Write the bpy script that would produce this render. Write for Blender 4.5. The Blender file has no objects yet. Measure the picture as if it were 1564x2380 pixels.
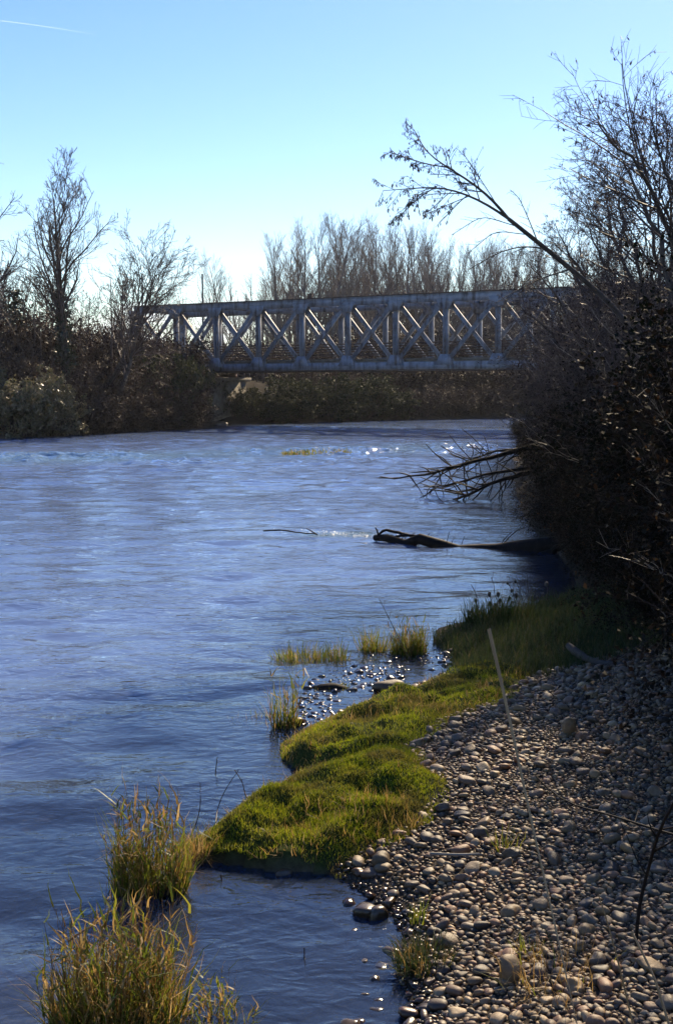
import bpy, bmesh, math, random
import numpy as np
from mathutils import Vector, Matrix

# ------------------------------------------------------------------ camera
scn = bpy.context.scene
col = scn.collection
H = 2.4                                   # eye above the water, metres
FOC = 2800.0                              # focal length in units of a 1564 wide picture
PITCH = math.atan((1190 - 905) / FOC)
cd = bpy.data.cameras.new('camera')
cam = bpy.data.objects.new('camera', cd)
col.objects.link(cam)
cam.location = (0, 0, H)
cam.rotation_euler = (math.pi / 2 - PITCH, 0, 0)
cd.sensor_fit = 'HORIZONTAL'
cd.sensor_width = 36.0
cd.lens = FOC / 1564 * 36.0
cd.clip_start = 0.05
cd.clip_end = 80000
scn.camera = cam

# ------------------------------------------------------------------ light
SUN_AZ, SUN_EL = math.radians(21), math.radians(34)
sdir = Vector((math.sin(SUN_AZ) * math.cos(SUN_EL), math.cos(SUN_AZ) * math.cos(SUN_EL), math.sin(SUN_EL)))
ld = bpy.data.lights.new('sun', 'SUN')
ld.energy = 5.0
ld.angle = math.radians(0.53)
ld.color = (1.0, 0.82, 0.56)
sun = bpy.data.objects.new('sun', ld)
col.objects.link(sun)
sun.rotation_euler = (-sdir).to_track_quat('-Z', 'Y').to_euler()
sun.location = (20, 40, 40)

world = bpy.data.worlds.new('World')
scn.world = world
world.use_nodes = True
wn, wl = world.node_tree.nodes, world.node_tree.links
wn.clear()
wo = wn.new('ShaderNodeOutputWorld')
wb = wn.new('ShaderNodeBackground')
sky = wn.new('ShaderNodeTexSky')
sky.sky_type = 'NISHITA'
sky.sun_disc = False
sky.sun_elevation = SUN_EL
sky.sun_rotation = SUN_AZ
sky.altitude = 150
sky.air_density = 1.1
sky.dust_density = 0.13
sky.ozone_density = 2.4
wb.inputs['Strength'].default_value = 0.12
# low bank of pale cumulus all round the horizon
tc = wn.new('ShaderNodeTexCoord')
sep = wn.new('ShaderNodeSeparateXYZ')
wl.new(tc.outputs['Generated'], sep.inputs[0])
mpg = wn.new('ShaderNodeMapping')
mpg.inputs['Scale'].default_value = (1, 1, 2.6)
wl.new(tc.outputs['Generated'], mpg.inputs[0])
cn = wn.new('ShaderNodeTexNoise')
cn.inputs['Scale'].default_value = 9
cn.inputs['Detail'].default_value = 8
cn.inputs['Roughness'].default_value = 0.62
wl.new(mpg.outputs[0], cn.inputs['Vector'])
band = wn.new('ShaderNodeMapRange')
band.inputs['From Min'].default_value = 0.035
band.inputs['From Max'].default_value = 0.13
band.inputs['To Min'].default_value = 0.17
band.inputs['To Max'].default_value = -0.25
wl.new(sep.outputs['Z'], band.inputs['Value'])
addn = wn.new('ShaderNodeMath')
addn.operation = 'ADD'
wl.new(cn.outputs['Fac'], addn.inputs[0])
wl.new(band.outputs[0], addn.inputs[1])
cr = wn.new('ShaderNodeMapRange')
cr.inputs['From Min'].default_value = 0.55
cr.inputs['From Max'].default_value = 0.72
cr.inputs['To Max'].default_value = 0.8
wl.new(addn.outputs[0], cr.inputs['Value'])
hs = wn.new('ShaderNodeHueSaturation')
hs.inputs['Saturation'].default_value = 1.28
hs.inputs['Hue'].default_value = 0.517
hs.inputs['Value'].default_value = 0.9
wl.new(sky.outputs[0], hs.inputs['Color'])
mx = wn.new('ShaderNodeMix')
mx.data_type = 'RGBA'
wl.new(cr.outputs[0], mx.inputs['Factor'])
wl.new(hs.outputs[0], mx.inputs['A'])
mx.inputs['B'].default_value = (9, 9.2, 9.5, 1)
wl.new(mx.outputs['Result'], wb.inputs['Color'])
wl.new(wb.outputs[0], wo.inputs[0])

vs = scn.view_settings
vs.view_transform = 'Standard'
vs.look = 'None'
vs.exposure = 0.75
vs.gamma = 1.0
vs.use_curve_mapping = False
cy = scn.cycles
cy.use_denoising = True
cy.use_adaptive_sampling = True
cy.adaptive_threshold = 0.03
cy.max_bounces = 4
cy.diffuse_bounces = 2
cy.glossy_bounces = 2
cy.transmission_bounces = 3
cy.transparent_max_bounces = 12
cy.volume_bounces = 0
cy.sample_clamp_indirect = 6
cy.sample_clamp_direct = 0
cy.caustics_reflective = False
cy.caustics_refractive = False

# ------------------------------------------------------------------ helpers
_cp, _sp = math.cos(PITCH), math.sin(PITCH)


def ray(u, v):
    x, y = (u - 782) / FOC, -(v - 1190) / FOC
    return np.array([x, _cp + y * _sp, -_sp + y * _cp])


def G(u, v, z=0.0):
    """point of the level z seen at picture position u, v"""
    d = ray(u, v)
    t = (z - H) / d[2]
    return np.array([d[0] * t, d[1] * t, z])


def A(u, v, dist):
    """point seen at u, v standing dist metres ahead"""
    d = ray(u, v)
    t = dist / d[1]
    return np.array([d[0] * t, dist, H + d[2] * t])


def smooth01(a, b, x):
    t = np.clip((x - a) / (b - a), 0, 1)
    return t * t * (3 - 2 * t)


_perm = np.random.RandomState(7).rand(64, 64)


def vnoise(x, y, seed=0):
    x = np.asarray(x, float) + seed * 17.31
    y = np.asarray(y, float) + seed * 9.77
    xi, yi = np.floor(x).astype(int), np.floor(y).astype(int)
    fx, fy = x - xi, y - yi
    fx, fy = fx * fx * (3 - 2 * fx), fy * fy * (3 - 2 * fy)
    g = lambda i, j: _perm[(xi + i) % 64, (yi + j) % 64]
    return (g(0, 0) * (1 - fx) + g(1, 0) * fx) * (1 - fy) + (g(0, 1) * (1 - fx) + g(1, 1) * fx) * fy


def fbm(x, y, seed=0, o=4):
    s, a = 0, 0.5
    for i in range(o):
        s = s + a * vnoise(x * 2 ** i, y * 2 ** i, seed + i)
        a *= 0.5
    return s


def tag(o, label=None, cat=None, group=None, kind=None):
    if label: o['label'] = label
    if cat: o['category'] = cat
    if group: o['group'] = group
    if kind: o['kind'] = kind
    return o


def empty(name, loc=(0, 0, 0), rz=0.0):
    o = bpy.data.objects.new(name, None)
    col.objects.link(o)
    o.location = loc
    o.rotation_euler = (0, 0, rz)
    o.empty_display_size = 0.2
    return o


def mesh_np(name, V, F, smooth=False):
    V = np.asarray(V, np.float32)
    F = np.asarray(F, np.int32)
    me = bpy.data.meshes.new(name)
    n, k = F.shape
    me.vertices.add(len(V))
    me.vertices.foreach_set('co', V.ravel())
    me.loops.add(n * k)
    me.loops.foreach_set('vertex_index', F.ravel())
    me.polygons.add(n)
    me.polygons.foreach_set('loop_start', np.arange(0, n * k, k, dtype=np.int32))
    me.polygons.foreach_set('loop_total', np.full(n, k, np.int32))
    if smooth:
        me.polygons.foreach_set('use_smooth', np.ones(n, bool))
    me.update(calc_edges=True)
    return me


def link(name, me, mat=None, parent=None):
    o = bpy.data.objects.new(name, me)
    col.objects.link(o)
    if mat is not None and len(me.materials) == 0:
        me.materials.append(mat)
    if parent is not None:
        o.parent = parent
    return o


def copy_tree(o, parent=None):
    c = o.copy()
    col.objects.link(c)
    if parent is not None:
        c.parent = parent
    for ch in list(o.children):
        copy_tree(ch, c)
    return c


class Tubes:
    """tapered tubes, gathered and meshed together"""
    def __init__(self):
        self.b = {}

    def add(self, pts, rad, sides=3):
        pts = np.asarray(pts, float)
        rad = np.asarray(rad, float)
        if pts.ndim == 2:
            pts, rad = pts[None], rad[None]
        self.b.setdefault((pts.shape[1], sides), []).append((pts, rad))
        return self

    def arrays(self):
        Vs, Fs, off = [], [], 0
        for (n, s), lst in self.b.items():
            P = np.concatenate([a for a, _ in lst])
            R = np.concatenate([r for _, r in lst])
            M = len(P)
            T = np.gradient(P, axis=1)
            T /= np.linalg.norm(T, axis=2, keepdims=True) + 1e-9
            ref = np.where(np.abs(T[:, :1, 2:3]) > 0.8, np.array([[[1., 0, 0]]]), np.array([[[0., 0, 1]]]))
            S = np.cross(T, np.broadcast_to(ref, T.shape))
            S /= np.linalg.norm(S, axis=2, keepdims=True) + 1e-9
            U = np.cross(S, T)
            a = np.arange(s) / s * 2 * np.pi
            ring = P[:, :, None] + R[:, :, None, None] * (np.cos(a)[None, None, :, None] * S[:, :, None] + np.sin(a)[None, None, :, None] * U[:, :, None])
            Vs.append(ring.reshape(-1, 3))
            base = off + (np.arange(M) * n * s)[:, None, None]
            i = np.arange(n - 1)[None, :, None] * s
            j = np.arange(s)[None, None, :]
            j2 = (j + 1) % s
            q = np.stack([base + i + j, base + i + j2, base + i + s + j2, base + i + s + j], -1)
            Fs.append(q.reshape(-1, 4))
            off += M * n * s
        return np.concatenate(Vs), np.concatenate(Fs)

    def mesh(self, name, smooth=True):
        V, F = self.arrays()
        return mesh_np(name, V, F, smooth)

    def build(self, name, mat, parent=None, smooth=True):
        return link(name, self.mesh(name, smooth), mat, parent)


def nrm(a):
    return a / (np.linalg.norm(a, axis=-1, keepdims=True) + 1e-9)


def grow(rng, P, D, L, R, n, wob, trop, taper=0.3):
    P, D, L, R = np.atleast_2d(P).astype(float), nrm(np.atleast_2d(D).astype(float)), np.atleast_1d(L).astype(float), np.atleast_1d(R).astype(float)
    M = len(P)
    pts = np.zeros((M, n, 3))
    pts[:, 0] = P
    d = D.copy()
    for i in range(1, n):
        d = d + rng.normal(0, wob, (M, 3))
        d[:, 2] += trop
        d = nrm(d)
        pts[:, i] = pts[:, i - 1] + d * (L / (n - 1))[:, None]
    return pts, R[:, None] * np.linspace(1, taper, n)[None]


def spawn(rng, pts, rad, k, t0, t1, ang, angv, lr, rr, fall=0.6, rmin=0.0):
    M, n, _ = pts.shape
    t = (np.arange(k)[None] + rng.random((M, k))) / k
    s = t0 + t * (t1 - t0)
    f = s * (n - 1)
    i = np.minimum(f.astype(int), n - 2)
    f = f - i
    m = np.arange(M)[:, None]
    P = pts[m, i] * (1 - f[..., None]) + pts[m, i + 1] * f[..., None]
    r = rad[m, i] * (1 - f) + rad[m, i + 1] * f
    T = nrm(pts[m, i + 1] - pts[m, i])
    rnd = nrm(rng.normal(0, 1, T.shape))
    perp = nrm(rnd - (rnd * T).sum(-1, keepdims=True) * T)
    a = np.radians(rng.normal(ang, angv, (M, k)))[..., None]
    D = np.cos(a) * T + np.sin(a) * perp
    Lp = np.linalg.norm(np.diff(pts, axis=1), axis=2).sum(1)[:, None]
    L = Lp * lr * (1 - fall * t) * rng.uniform(0.65, 1.25, (M, k))
    R = np.maximum(r * rr, rmin)
    return P.reshape(-1, 3), D.reshape(-1, 3), L.ravel(), R.ravel()


def leaf_arrays(rng, C, size, aspect=0.55, droop=None, sizev=0.35):
    """rhombic leaf faces, slightly folded, at the points C"""
    M = len(C)
    d = nrm(rng.normal(0, 1, (M, 3)) + (0 if droop is None else np.array([0, 0, -droop])))
    r = nrm(rng.normal(0, 1, (M, 3)))
    s = nrm(np.cross(d, r))
    nn = np.cross(d, s)
    sz = (size * rng.uniform(1 - sizev, 1 + sizev, M))[:, None]
    a = C
    b = C + sz * (0.5 * d + 0.5 * aspect * s + 0.1 * nn)
    c = C + sz * d
    e = C + sz * (0.5 * d - 0.5 * aspect * s + 0.1 * nn)
    V = np.stack([a, b, c, e], 1).reshape(-1, 3)
    F = np.arange(4 * M).reshape(M, 4)
    return V, F


def on_twigs(rng, pts, k, t0=0.2):
    M, n, _ = pts.shape
    s = (t0 + rng.random((M, k)) * (1 - t0)) * (n - 1)
    i = np.minimum(s.astype(int), n - 2)
    f = (s - i)[..., None]
    m = np.arange(M)[:, None]
    return (pts[m, i] * (1 - f) + pts[m, i + 1] * f).reshape(-1, 3)


def box_arrays(c, h, R=None):
    s = np.array([[x, y, z] for x in (-1, 1) for y in (-1, 1) for z in (-1, 1)], float) * np.asarray(h)
    if R is not None:
        s = s @ np.asarray(R).T
    F = np.array([[0, 1, 3, 2], [4, 6, 7, 5], [0, 4, 5, 1], [2, 3, 7, 6], [0, 2, 6, 4], [1, 5, 7, 3]])
    return s + np.asarray(c), F


class Boxes:
    def __init__(self):
        self.V, self.F, self.n = [], [], 0

    def add(self, V, F):
        self.V.append(V)
        self.F.append(F + self.n)
        self.n += len(V)
        return self

    def box(self, c, h, R=None):
        return self.add(*box_arrays(c, h, R))

    def bar(self, p, q, w, d, up=(0, 1, 0)):
        """bar from p to q; d is its half thickness along up, w the other half width"""
        p, q, up = np.asarray(p, float), np.asarray(q, float), np.asarray(up, float)
        x = q - p
        L = np.linalg.norm(x)
        x = x / L
        y = up - x * (up @ x)
        y = y / np.linalg.norm(y)
        z = np.cross(x, y)
        return self.box((p + q) / 2, (L / 2, d, w), np.stack([x, y, z], 1))

    def build(self, name, mat, parent=None, bevel=0.0):
        me = mesh_np(name, np.concatenate(self.V), np.concatenate(self.F))
        o = link(name, me, mat, parent)
        return o


# ------------------------------------------------------------------ materials
def newmat(name):
    m = bpy.data.materials.new(name)
    m.use_nodes = True
    m.node_tree.nodes.clear()
    out = m.node_tree.nodes.new('ShaderNodeOutputMaterial')
    return m, m.node_tree.nodes, m.node_tree.links, out


def ramp(n, stops):
    r = n.new('ShaderNodeValToRGB')
    e = r.color_ramp.elements
    while len(e) < len(stops):
        e.new(0.5)
    for k, (p, c) in zip(e, stops):
        k.position = p
        k.color = (*c, 1)
    return r


def rnd_fac(n, l, use_obj=True):
    """a value that differs for each piece of a mesh and for each object"""
    g = n.new('ShaderNodeNewGeometry')
    if not use_obj:
        return g.outputs['Random Per Island']
    oi = n.new('ShaderNodeObjectInfo')
    a = n.new('ShaderNodeMath')
    a.operation = 'ADD'
    l.new(g.outputs['Random Per Island'], a.inputs[0])
    l.new(oi.outputs['Random'], a.inputs[1])
    f = n.new('ShaderNodeMath')
    f.operation = 'FRACT'
    l.new(a.outputs[0], f.inputs[0])
    return f.outputs[0]


def leaf_mat(name, stops, transl=0.35, rough=0.45, spec=0.5):
    m, n, l, out = newmat(name)
    r = ramp(n, stops)
    l.new(rnd_fac(n, l), r.inputs[0])
    p = n.new('ShaderNodeBsdfPrincipled')
    p.inputs['Roughness'].default_value = rough
    p.inputs['Specular IOR Level'].default_value = spec
    l.new(r.outputs[0], p.inputs['Base Color'])
    t = n.new('ShaderNodeBsdfTranslucent')
    l.new(r.outputs[0], t.inputs['Color'])
    mx = n.new('ShaderNodeMixShader')
    mx.inputs[0].default_value = transl
    l.new(p.outputs[0], mx.inputs[1])
    l.new(t.outputs[0], mx.inputs[2])
    l.new(mx.outputs[0], out.inputs[0])
    return m


def bark_mat(name, c1, c2, scale=8, rough=0.75, stretch=(1, 1, 0.25), bump=0.3, spec=0.35):
    m, n, l, out = newmat(name)
    tc = n.new('ShaderNodeTexCoord')
    mp = n.new('ShaderNodeMapping')
    mp.inputs['Scale'].default_value = stretch
    l.new(tc.outputs['Object'], mp.inputs[0])
    nz = n.new('ShaderNodeTexNoise')
    nz.inputs['Scale'].default_value = scale
    nz.inputs['Detail'].default_value = 6
    l.new(mp.outputs[0], nz.inputs['Vector'])
    r = ramp(n, [(0.3, c1), (0.7, c2)])
    l.new(nz.outputs['Fac'], r.inputs[0])
    p = n.new('ShaderNodeBsdfPrincipled')
    p.inputs['Roughness'].default_value = rough
    p.inputs['Specular IOR Level'].default_value = spec
    l.new(r.outputs[0], p.inputs['Base Color'])
    if bump:
        b = n.new('ShaderNodeBump')
        b.inputs['Strength'].default_value = bump
        b.inputs['Distance'].default_value = 0.02
        l.new(nz.outputs['Fac'], b.inputs['Height'])
        l.new(b.outputs[0], p.inputs['Normal'])
    l.new(p.outputs[0], out.inputs[0])
    return m


M = {}
M['bark'] = bark_mat('bark', (0.035, 0.027, 0.02), (0.12, 0.095, 0.075))
M['bark_pale'] = bark_mat('bark_pale', (0.10, 0.085, 0.065), (0.24, 0.21, 0.17), rough=0.6)
M['twig'] = bark_mat('twig', (0.045, 0.029, 0.022), (0.095, 0.062, 0.046), bump=0, rough=0.5)
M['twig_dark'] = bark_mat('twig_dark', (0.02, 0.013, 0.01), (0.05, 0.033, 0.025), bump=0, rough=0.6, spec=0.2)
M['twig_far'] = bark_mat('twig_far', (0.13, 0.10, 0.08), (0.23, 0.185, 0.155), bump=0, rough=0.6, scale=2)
M['stem_glossy'] = bark_mat('stem_glossy', (0.10, 0.07, 0.05), (0.25, 0.2, 0.14), bump=0, rough=0.35, spec=0.6)
M['wet_wood'] = bark_mat('wet_wood', (0.006, 0.005, 0.004), (0.022, 0.016, 0.012), rough=0.7, spec=0.12)
M['reed'] = bark_mat('reed', (0.22, 0.13, 0.055), (0.36, 0.24, 0.12), bump=0, rough=0.5)
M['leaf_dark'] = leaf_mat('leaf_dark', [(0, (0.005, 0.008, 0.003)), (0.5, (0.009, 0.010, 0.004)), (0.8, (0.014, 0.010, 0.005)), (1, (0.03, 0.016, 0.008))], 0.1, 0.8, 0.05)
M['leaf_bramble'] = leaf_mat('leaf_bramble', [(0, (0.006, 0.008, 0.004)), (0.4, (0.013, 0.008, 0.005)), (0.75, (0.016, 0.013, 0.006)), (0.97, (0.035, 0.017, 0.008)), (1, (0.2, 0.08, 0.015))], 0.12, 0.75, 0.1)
M['leaf_evergreen'] = leaf_mat('leaf_evergreen', [(0, (0.016, 0.024, 0.009)), (0.6, (0.035, 0.042, 0.017)), (1, (0.09, 0.09, 0.04))], 0.2, 0.7, 0.15)
M['leaf_pale'] = leaf_mat('leaf_pale', [(0, (0.09, 0.095, 0.035)), (0.5, (0.16, 0.14, 0.07)), (1, (0.27, 0.21, 0.12))], 0.35, 0.4)
M['leaf_brown'] = leaf_mat('leaf_brown', [(0, (0.018, 0.011, 0.008)), (0.6, (0.038, 0.023, 0.016)), (1, (0.08, 0.05, 0.032))], 0.2, 0.6, 0.2)
M['leaf_ivy'] = leaf_mat('leaf_ivy', [(0, (0.008, 0.015, 0.006)), (1, (0.025, 0.036, 0.014))], 0.15, 0.4)
M['catkin'] = leaf_mat('catkin', [(0, (0.03, 0.02, 0.018)), (1, (0.085, 0.05, 0.035))], 0.2, 0.6)
M['blade_green'] = leaf_mat('blade_green', [(0, (0.08, 0.11, 0.012)), (0.5, (0.15, 0.18, 0.018)), (1, (0.28, 0.25, 0.03))], 0.55, 0.45, 0.35)
M['blade_dry'] = leaf_mat('blade_dry', [(0, (0.2, 0.11, 0.03)), (0.5, (0.36, 0.22, 0.06)), (1, (0.52, 0.36, 0.15))], 0.5, 0.5, 0.3)
def moss_mat():
    m, n, l, out = newmat('moss')
    r = ramp(n, [(0, (0.17, 0.21, 0.008)), (0.55, (0.28, 0.32, 0.012)), (0.9, (0.38, 0.36, 0.022)), (1, (0.36, 0.28, 0.08))])
    l.new(rnd_fac(n, l), r.inputs[0])
    geo = n.new('ShaderNodeNewGeometry')
    nz = n.new('ShaderNodeTexNoise')
    nz.inputs['Scale'].default_value = 3.0
    nz.inputs['Detail'].default_value = 5
    l.new(geo.outputs['Position'], nz.inputs['Vector'])
    mr = n.new('ShaderNodeMapRange')
    mr.inputs['From Min'].default_value = 0.46
    mr.inputs['From Max'].default_value = 0.62
    mr.inputs['To Max'].default_value = 0.8
    l.new(nz.outputs['Fac'], mr.inputs['Value'])
    mx = n.new('ShaderNodeMix')
    mx.data_type = 'RGBA'
    l.new(mr.outputs[0], mx.inputs['Factor'])
    l.new(r.outputs[0], mx.inputs['A'])
    mx.inputs['B'].default_value = (0.15, 0.115, 0.03, 1)
    p = n.new('ShaderNodeBsdfPrincipled')
    p.inputs['Roughness'].default_value = 0.5
    p.inputs['Specular IOR Level'].default_value = 0.35
    l.new(mx.outputs['Result'], p.inputs['Base Color'])
    t = n.new('ShaderNodeBsdfTranslucent')
    l.new(mx.outputs['Result'], t.inputs['Color'])
    ms = n.new('ShaderNodeMixShader')
    ms.inputs[0].default_value = 0.5
    l.new(p.outputs[0], ms.inputs[1])
    l.new(t.outputs[0], ms.inputs[2])
    l.new(ms.outputs[0], out.inputs[0])
    return m


M['moss'] = moss_mat()
M['meadow'] = leaf_mat('meadow', [(0, (0.03, 0.05, 0.012)), (0.7, (0.06, 0.08, 0.02)), (1, (0.14, 0.11, 0.05))], 0.35, 0.55, 0.3)
M['foam'] = leaf_mat('foam', [(0, (0.6, 0.63, 0.63)), (1, (0.8, 0.82, 0.82))], 0.2, 0.4)  # foam at the log; also the white of the painted riffle glints


def stone_mat(name):
    m, n, l, out = newmat(name)
    r = ramp(n, [(0, (0.035, 0.024, 0.015)), (0.2, (0.135, 0.085, 0.039)), (0.4, (0.23, 0.14, 0.057)), (0.55, (0.09, 0.064, 0.041)), (0.72, (0.21, 0.094, 0.038)), (0.88, (0.12, 0.085, 0.05)), (1, (0.38, 0.26, 0.13))])
    l.new(rnd_fac(n, l), r.inputs[0])
    geo = n.new('ShaderNodeNewGeometry')
    nz = n.new('ShaderNodeTexNoise')
    nz.inputs['Scale'].default_value = 45
    nz.inputs['Detail'].default_value = 6
    nz.inputs['Roughness'].default_value = 0.7
    l.new(geo.outputs['Position'], nz.inputs['Vector'])
    mr = n.new('ShaderNodeMapRange')
    mr.inputs['From Min'].default_value = 0.3
    mr.inputs['From Max'].default_value = 0.7
    mr.inputs['To Min'].default_value = 0.6
    mr.inputs['To Max'].default_value = 1.25
    l.new(nz.outputs['Fac'], mr.inputs['Value'])
    # wet low down by the water
    sp = n.new('ShaderNodeSeparateXYZ')
    l.new(geo.outputs['Position'], sp.inputs[0])
    n2 = n.new('ShaderNodeTexNoise')
    n2.inputs['Scale'].default_value = 4
    l.new(geo.outputs['Position'], n2.inputs['Vector'])
    h = n.new('ShaderNodeMath')
    h.operation = 'MULTIPLY_ADD'
    l.new(n2.outputs['Fac'], h.inputs[0])
    h.inputs[1].default_value = -0.05
    l.new(sp.outputs['Z'], h.inputs[2])
    wet = n.new('ShaderNodeMapRange')
    wet.inputs['From Min'].default_value = 0.0
    wet.inputs['From Max'].default_value = 0.05
    wet.inputs['To Min'].default_value = 1.0
    wet.inputs['To Max'].default_value = 0.0
    l.new(h.outputs[0], wet.inputs['Value'])
    wd = n.new('ShaderNodeMapRange')
    wd.inputs['To Min'].default_value = 1.0
    wd.inputs['To Max'].default_value = 0.32
    l.new(wet.outputs[0], wd.inputs['Value'])
    mu = n.new('ShaderNodeMath')
    mu.operation = 'MULTIPLY'
    l.new(mr.outputs[0], mu.inputs[0])
    l.new(wd.outputs[0], mu.inputs[1])
    vm = n.new('ShaderNodeVectorMath')
    vm.operation = 'SCALE'
    l.new(r.outputs[0], vm.inputs[0])
    l.new(mu.outputs[0], vm.inputs['Scale'])
    p = n.new('ShaderNodeBsdfPrincipled')
    l.new(vm.outputs[0], p.inputs['Base Color'])
    ro = n.new('ShaderNodeMapRange')
    ro.inputs['To Min'].default_value = 0.6
    ro.inputs['To Max'].default_value = 0.16
    l.new(wet.outputs[0], ro.inputs['Value'])
    l.new(ro.outputs[0], p.inputs['Roughness'])
    b = n.new('ShaderNodeBump')
    b.inputs['Strength'].default_value = 0.25
    b.inputs['Distance'].default_value = 0.01
    l.new(nz.outputs['Fac'], b.inputs['Height'])
    l.new(b.outputs[0], p.inputs['Normal'])
    l.new(p.outputs[0], out.inputs[0])
    return m


M['stone'] = stone_mat('stone')


def ground_mat():
    m, n, l, out = newmat('ground')
    at = n.new('ShaderNodeAttribute')
    at.attribute_name = 'soil'
    geo = n.new('ShaderNodeNewGeometry')
    nz = n.new('ShaderNodeTexNoise')
    nz.inputs['Scale'].default_value = 14
    nz.inputs['Detail'].default_value = 9
    nz.inputs['Roughness'].default_value = 0.7
    l.new(geo.outputs['Position'], nz.inputs['Vector'])
    mr = n.new('ShaderNodeMapRange')
    mr.inputs['From Min'].default_value = 0.25
    mr.inputs['From Max'].default_value = 0.75
    mr.inputs['To Min'].default_value = 0.4
    mr.inputs['To Max'].default_value = 1.6
    l.new(nz.outputs['Fac'], mr.inputs['Value'])
    vm = n.new('ShaderNodeVectorMath')
    vm.operation = 'SCALE'
    l.new(at.outputs['Color'], vm.inputs[0])
    l.new(mr.outputs[0], vm.inputs['Scale'])
    p = n.new('ShaderNodeBsdfPrincipled')
    p.inputs['Roughness'].default_value = 1.0
    p.inputs['Specular IOR Level'].default_value = 0.05
    l.new(vm.outputs[0], p.inputs['Base Color'])
    b = n.new('ShaderNodeBump')
    b.inputs['Strength'].default_value = 0.6
    b.inputs['Distance'].default_value = 0.03
    l.new(nz.outputs['Fac'], b.inputs['Height'])
    l.new(b.outputs[0], p.inputs['Normal'])
    l.new(p.outputs[0], out.inputs[0])
    return m


M['ground'] = ground_mat()


def water_mat():
    m, n, l, out = newmat('water')
    geo = n.new('ShaderNodeNewGeometry')
    chop = n.new('ShaderNodeAttribute')
    chop.attribute_name = 'chop'
    turb = n.new('ShaderNodeAttribute')
    turb.attribute_name = 'turbid'

    def layer(scale, amp, st=(1, 1, 1), det=2, dist=0.0):
        mp = n.new('ShaderNodeMapping')
        mp.inputs['Scale'].default_value = st
        mp.inputs['Rotation'].default_value = (0, 0, math.radians(-18))
        l.new(geo.outputs['Position'], mp.inputs[0])
        t = n.new('ShaderNodeTexNoise')
        t.inputs['Scale'].default_value = scale
        t.inputs['Detail'].default_value = det
        t.inputs['Distortion'].default_value = dist
        l.new(mp.outputs[0], t.inputs['Vector'])
        a = n.new('ShaderNodeMath')
        a.operation = 'MULTIPLY'
        a.inputs[1].default_value = amp
        l.new(t.outputs['Fac'], a.inputs[0])
        return a.outputs[0]

    hs = [layer(0.7, 0.015, (0.7, 1.2, 1)), layer(2.6, 0.03, (0.8, 1.2, 1), 3, 0.6), layer(9, 0.017, (0.8, 1.2, 1), 3, 0.5)]
    s = hs[0]
    for h in hs[1:]:
        a = n.new('ShaderNodeMath')
        a.operation = 'ADD'
        l.new(s, a.inputs[0])
        l.new(h, a.inputs[1])
        s = a.outputs[0]
    # patches of calmer and livelier water
    pt = n.new('ShaderNodeTexNoise')
    pt.inputs['Scale'].default_value = 0.28
    pt.inputs['Detail'].default_value = 3
    l.new(geo.outputs['Position'], pt.inputs['Vector'])
    pr = n.new('ShaderNodeMapRange')
    pr.inputs['From Min'].default_value = 0.3
    pr.inputs['From Max'].default_value = 0.7
    pr.inputs['To Min'].default_value = 0.4
    pr.inputs['To Max'].default_value = 1.5
    l.new(pt.outputs['Fac'], pr.inputs['Value'])
    mu = n.new('ShaderNodeMath')
    mu.operation = 'MULTIPLY'
    l.new(pr.outputs[0], mu.inputs[0])
    l.new(chop.outputs['Fac'], mu.inputs[1])
    mu2 = n.new('ShaderNodeMath')
    mu2.operation = 'MULTIPLY'
    l.new(mu.outputs[0], mu2.inputs[0])
    l.new(s, mu2.inputs[1])
    b = n.new('ShaderNodeBump')
    b.inputs['Strength'].default_value = 1.0
    b.inputs['Distance'].default_value = 1.0
    l.new(mu2.outputs[0], b.inputs['Height'])
    fr = n.new('ShaderNodeFresnel')
    fr.inputs['IOR'].default_value = 1.36
    l.new(b.outputs[0], fr.inputs['Normal'])
    gl = n.new('ShaderNodeBsdfGlossy')
    gl.inputs['Roughness'].default_value = 0.04
    gl.inputs['Color'].default_value = (1, 1, 1, 1)
    l.new(b.outputs[0], gl.inputs['Normal'])
    tr = n.new('ShaderNodeBsdfTransparent')
    tr.inputs['Color'].default_value = (0.62, 0.68, 0.7, 1)
    df = n.new('ShaderNodeBsdfDiffuse')
    tm = n.new('ShaderNodeMapRange')
    tm.inputs['From Min'].default_value = 1.3
    tm.inputs['From Max'].default_value = 2.8
    l.new(chop.outputs['Fac'], tm.inputs['Value'])
    bc = n.new('ShaderNodeMix')
    bc.data_type = 'RGBA'
    bc.inputs['A'].default_value = (0.17, 0.24, 0.41, 1)
    bc.inputs['B'].default_value = (0.15, 0.25, 0.33, 1)
    l.new(tm.outputs[0], bc.inputs['Factor'])
    l.new(bc.outputs['Result'], df.inputs['Color'])
    l.new(b.outputs[0], df.inputs['Normal'])
    body = n.new('ShaderNodeMixShader')
    l.new(turb.outputs['Fac'], body.inputs[0])
    l.new(tr.outputs[0], body.inputs[1])
    l.new(df.outputs[0], body.inputs[2])
    mx = n.new('ShaderNodeMixShader')
    l.new(fr.outputs[0], mx.inputs[0])
    l.new(body.outputs[0], mx.inputs[1])
    l.new(gl.outputs[0], mx.inputs[2])
    l.new(mx.outputs[0], out.inputs[0])
    return m


M['water'] = water_mat()


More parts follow.
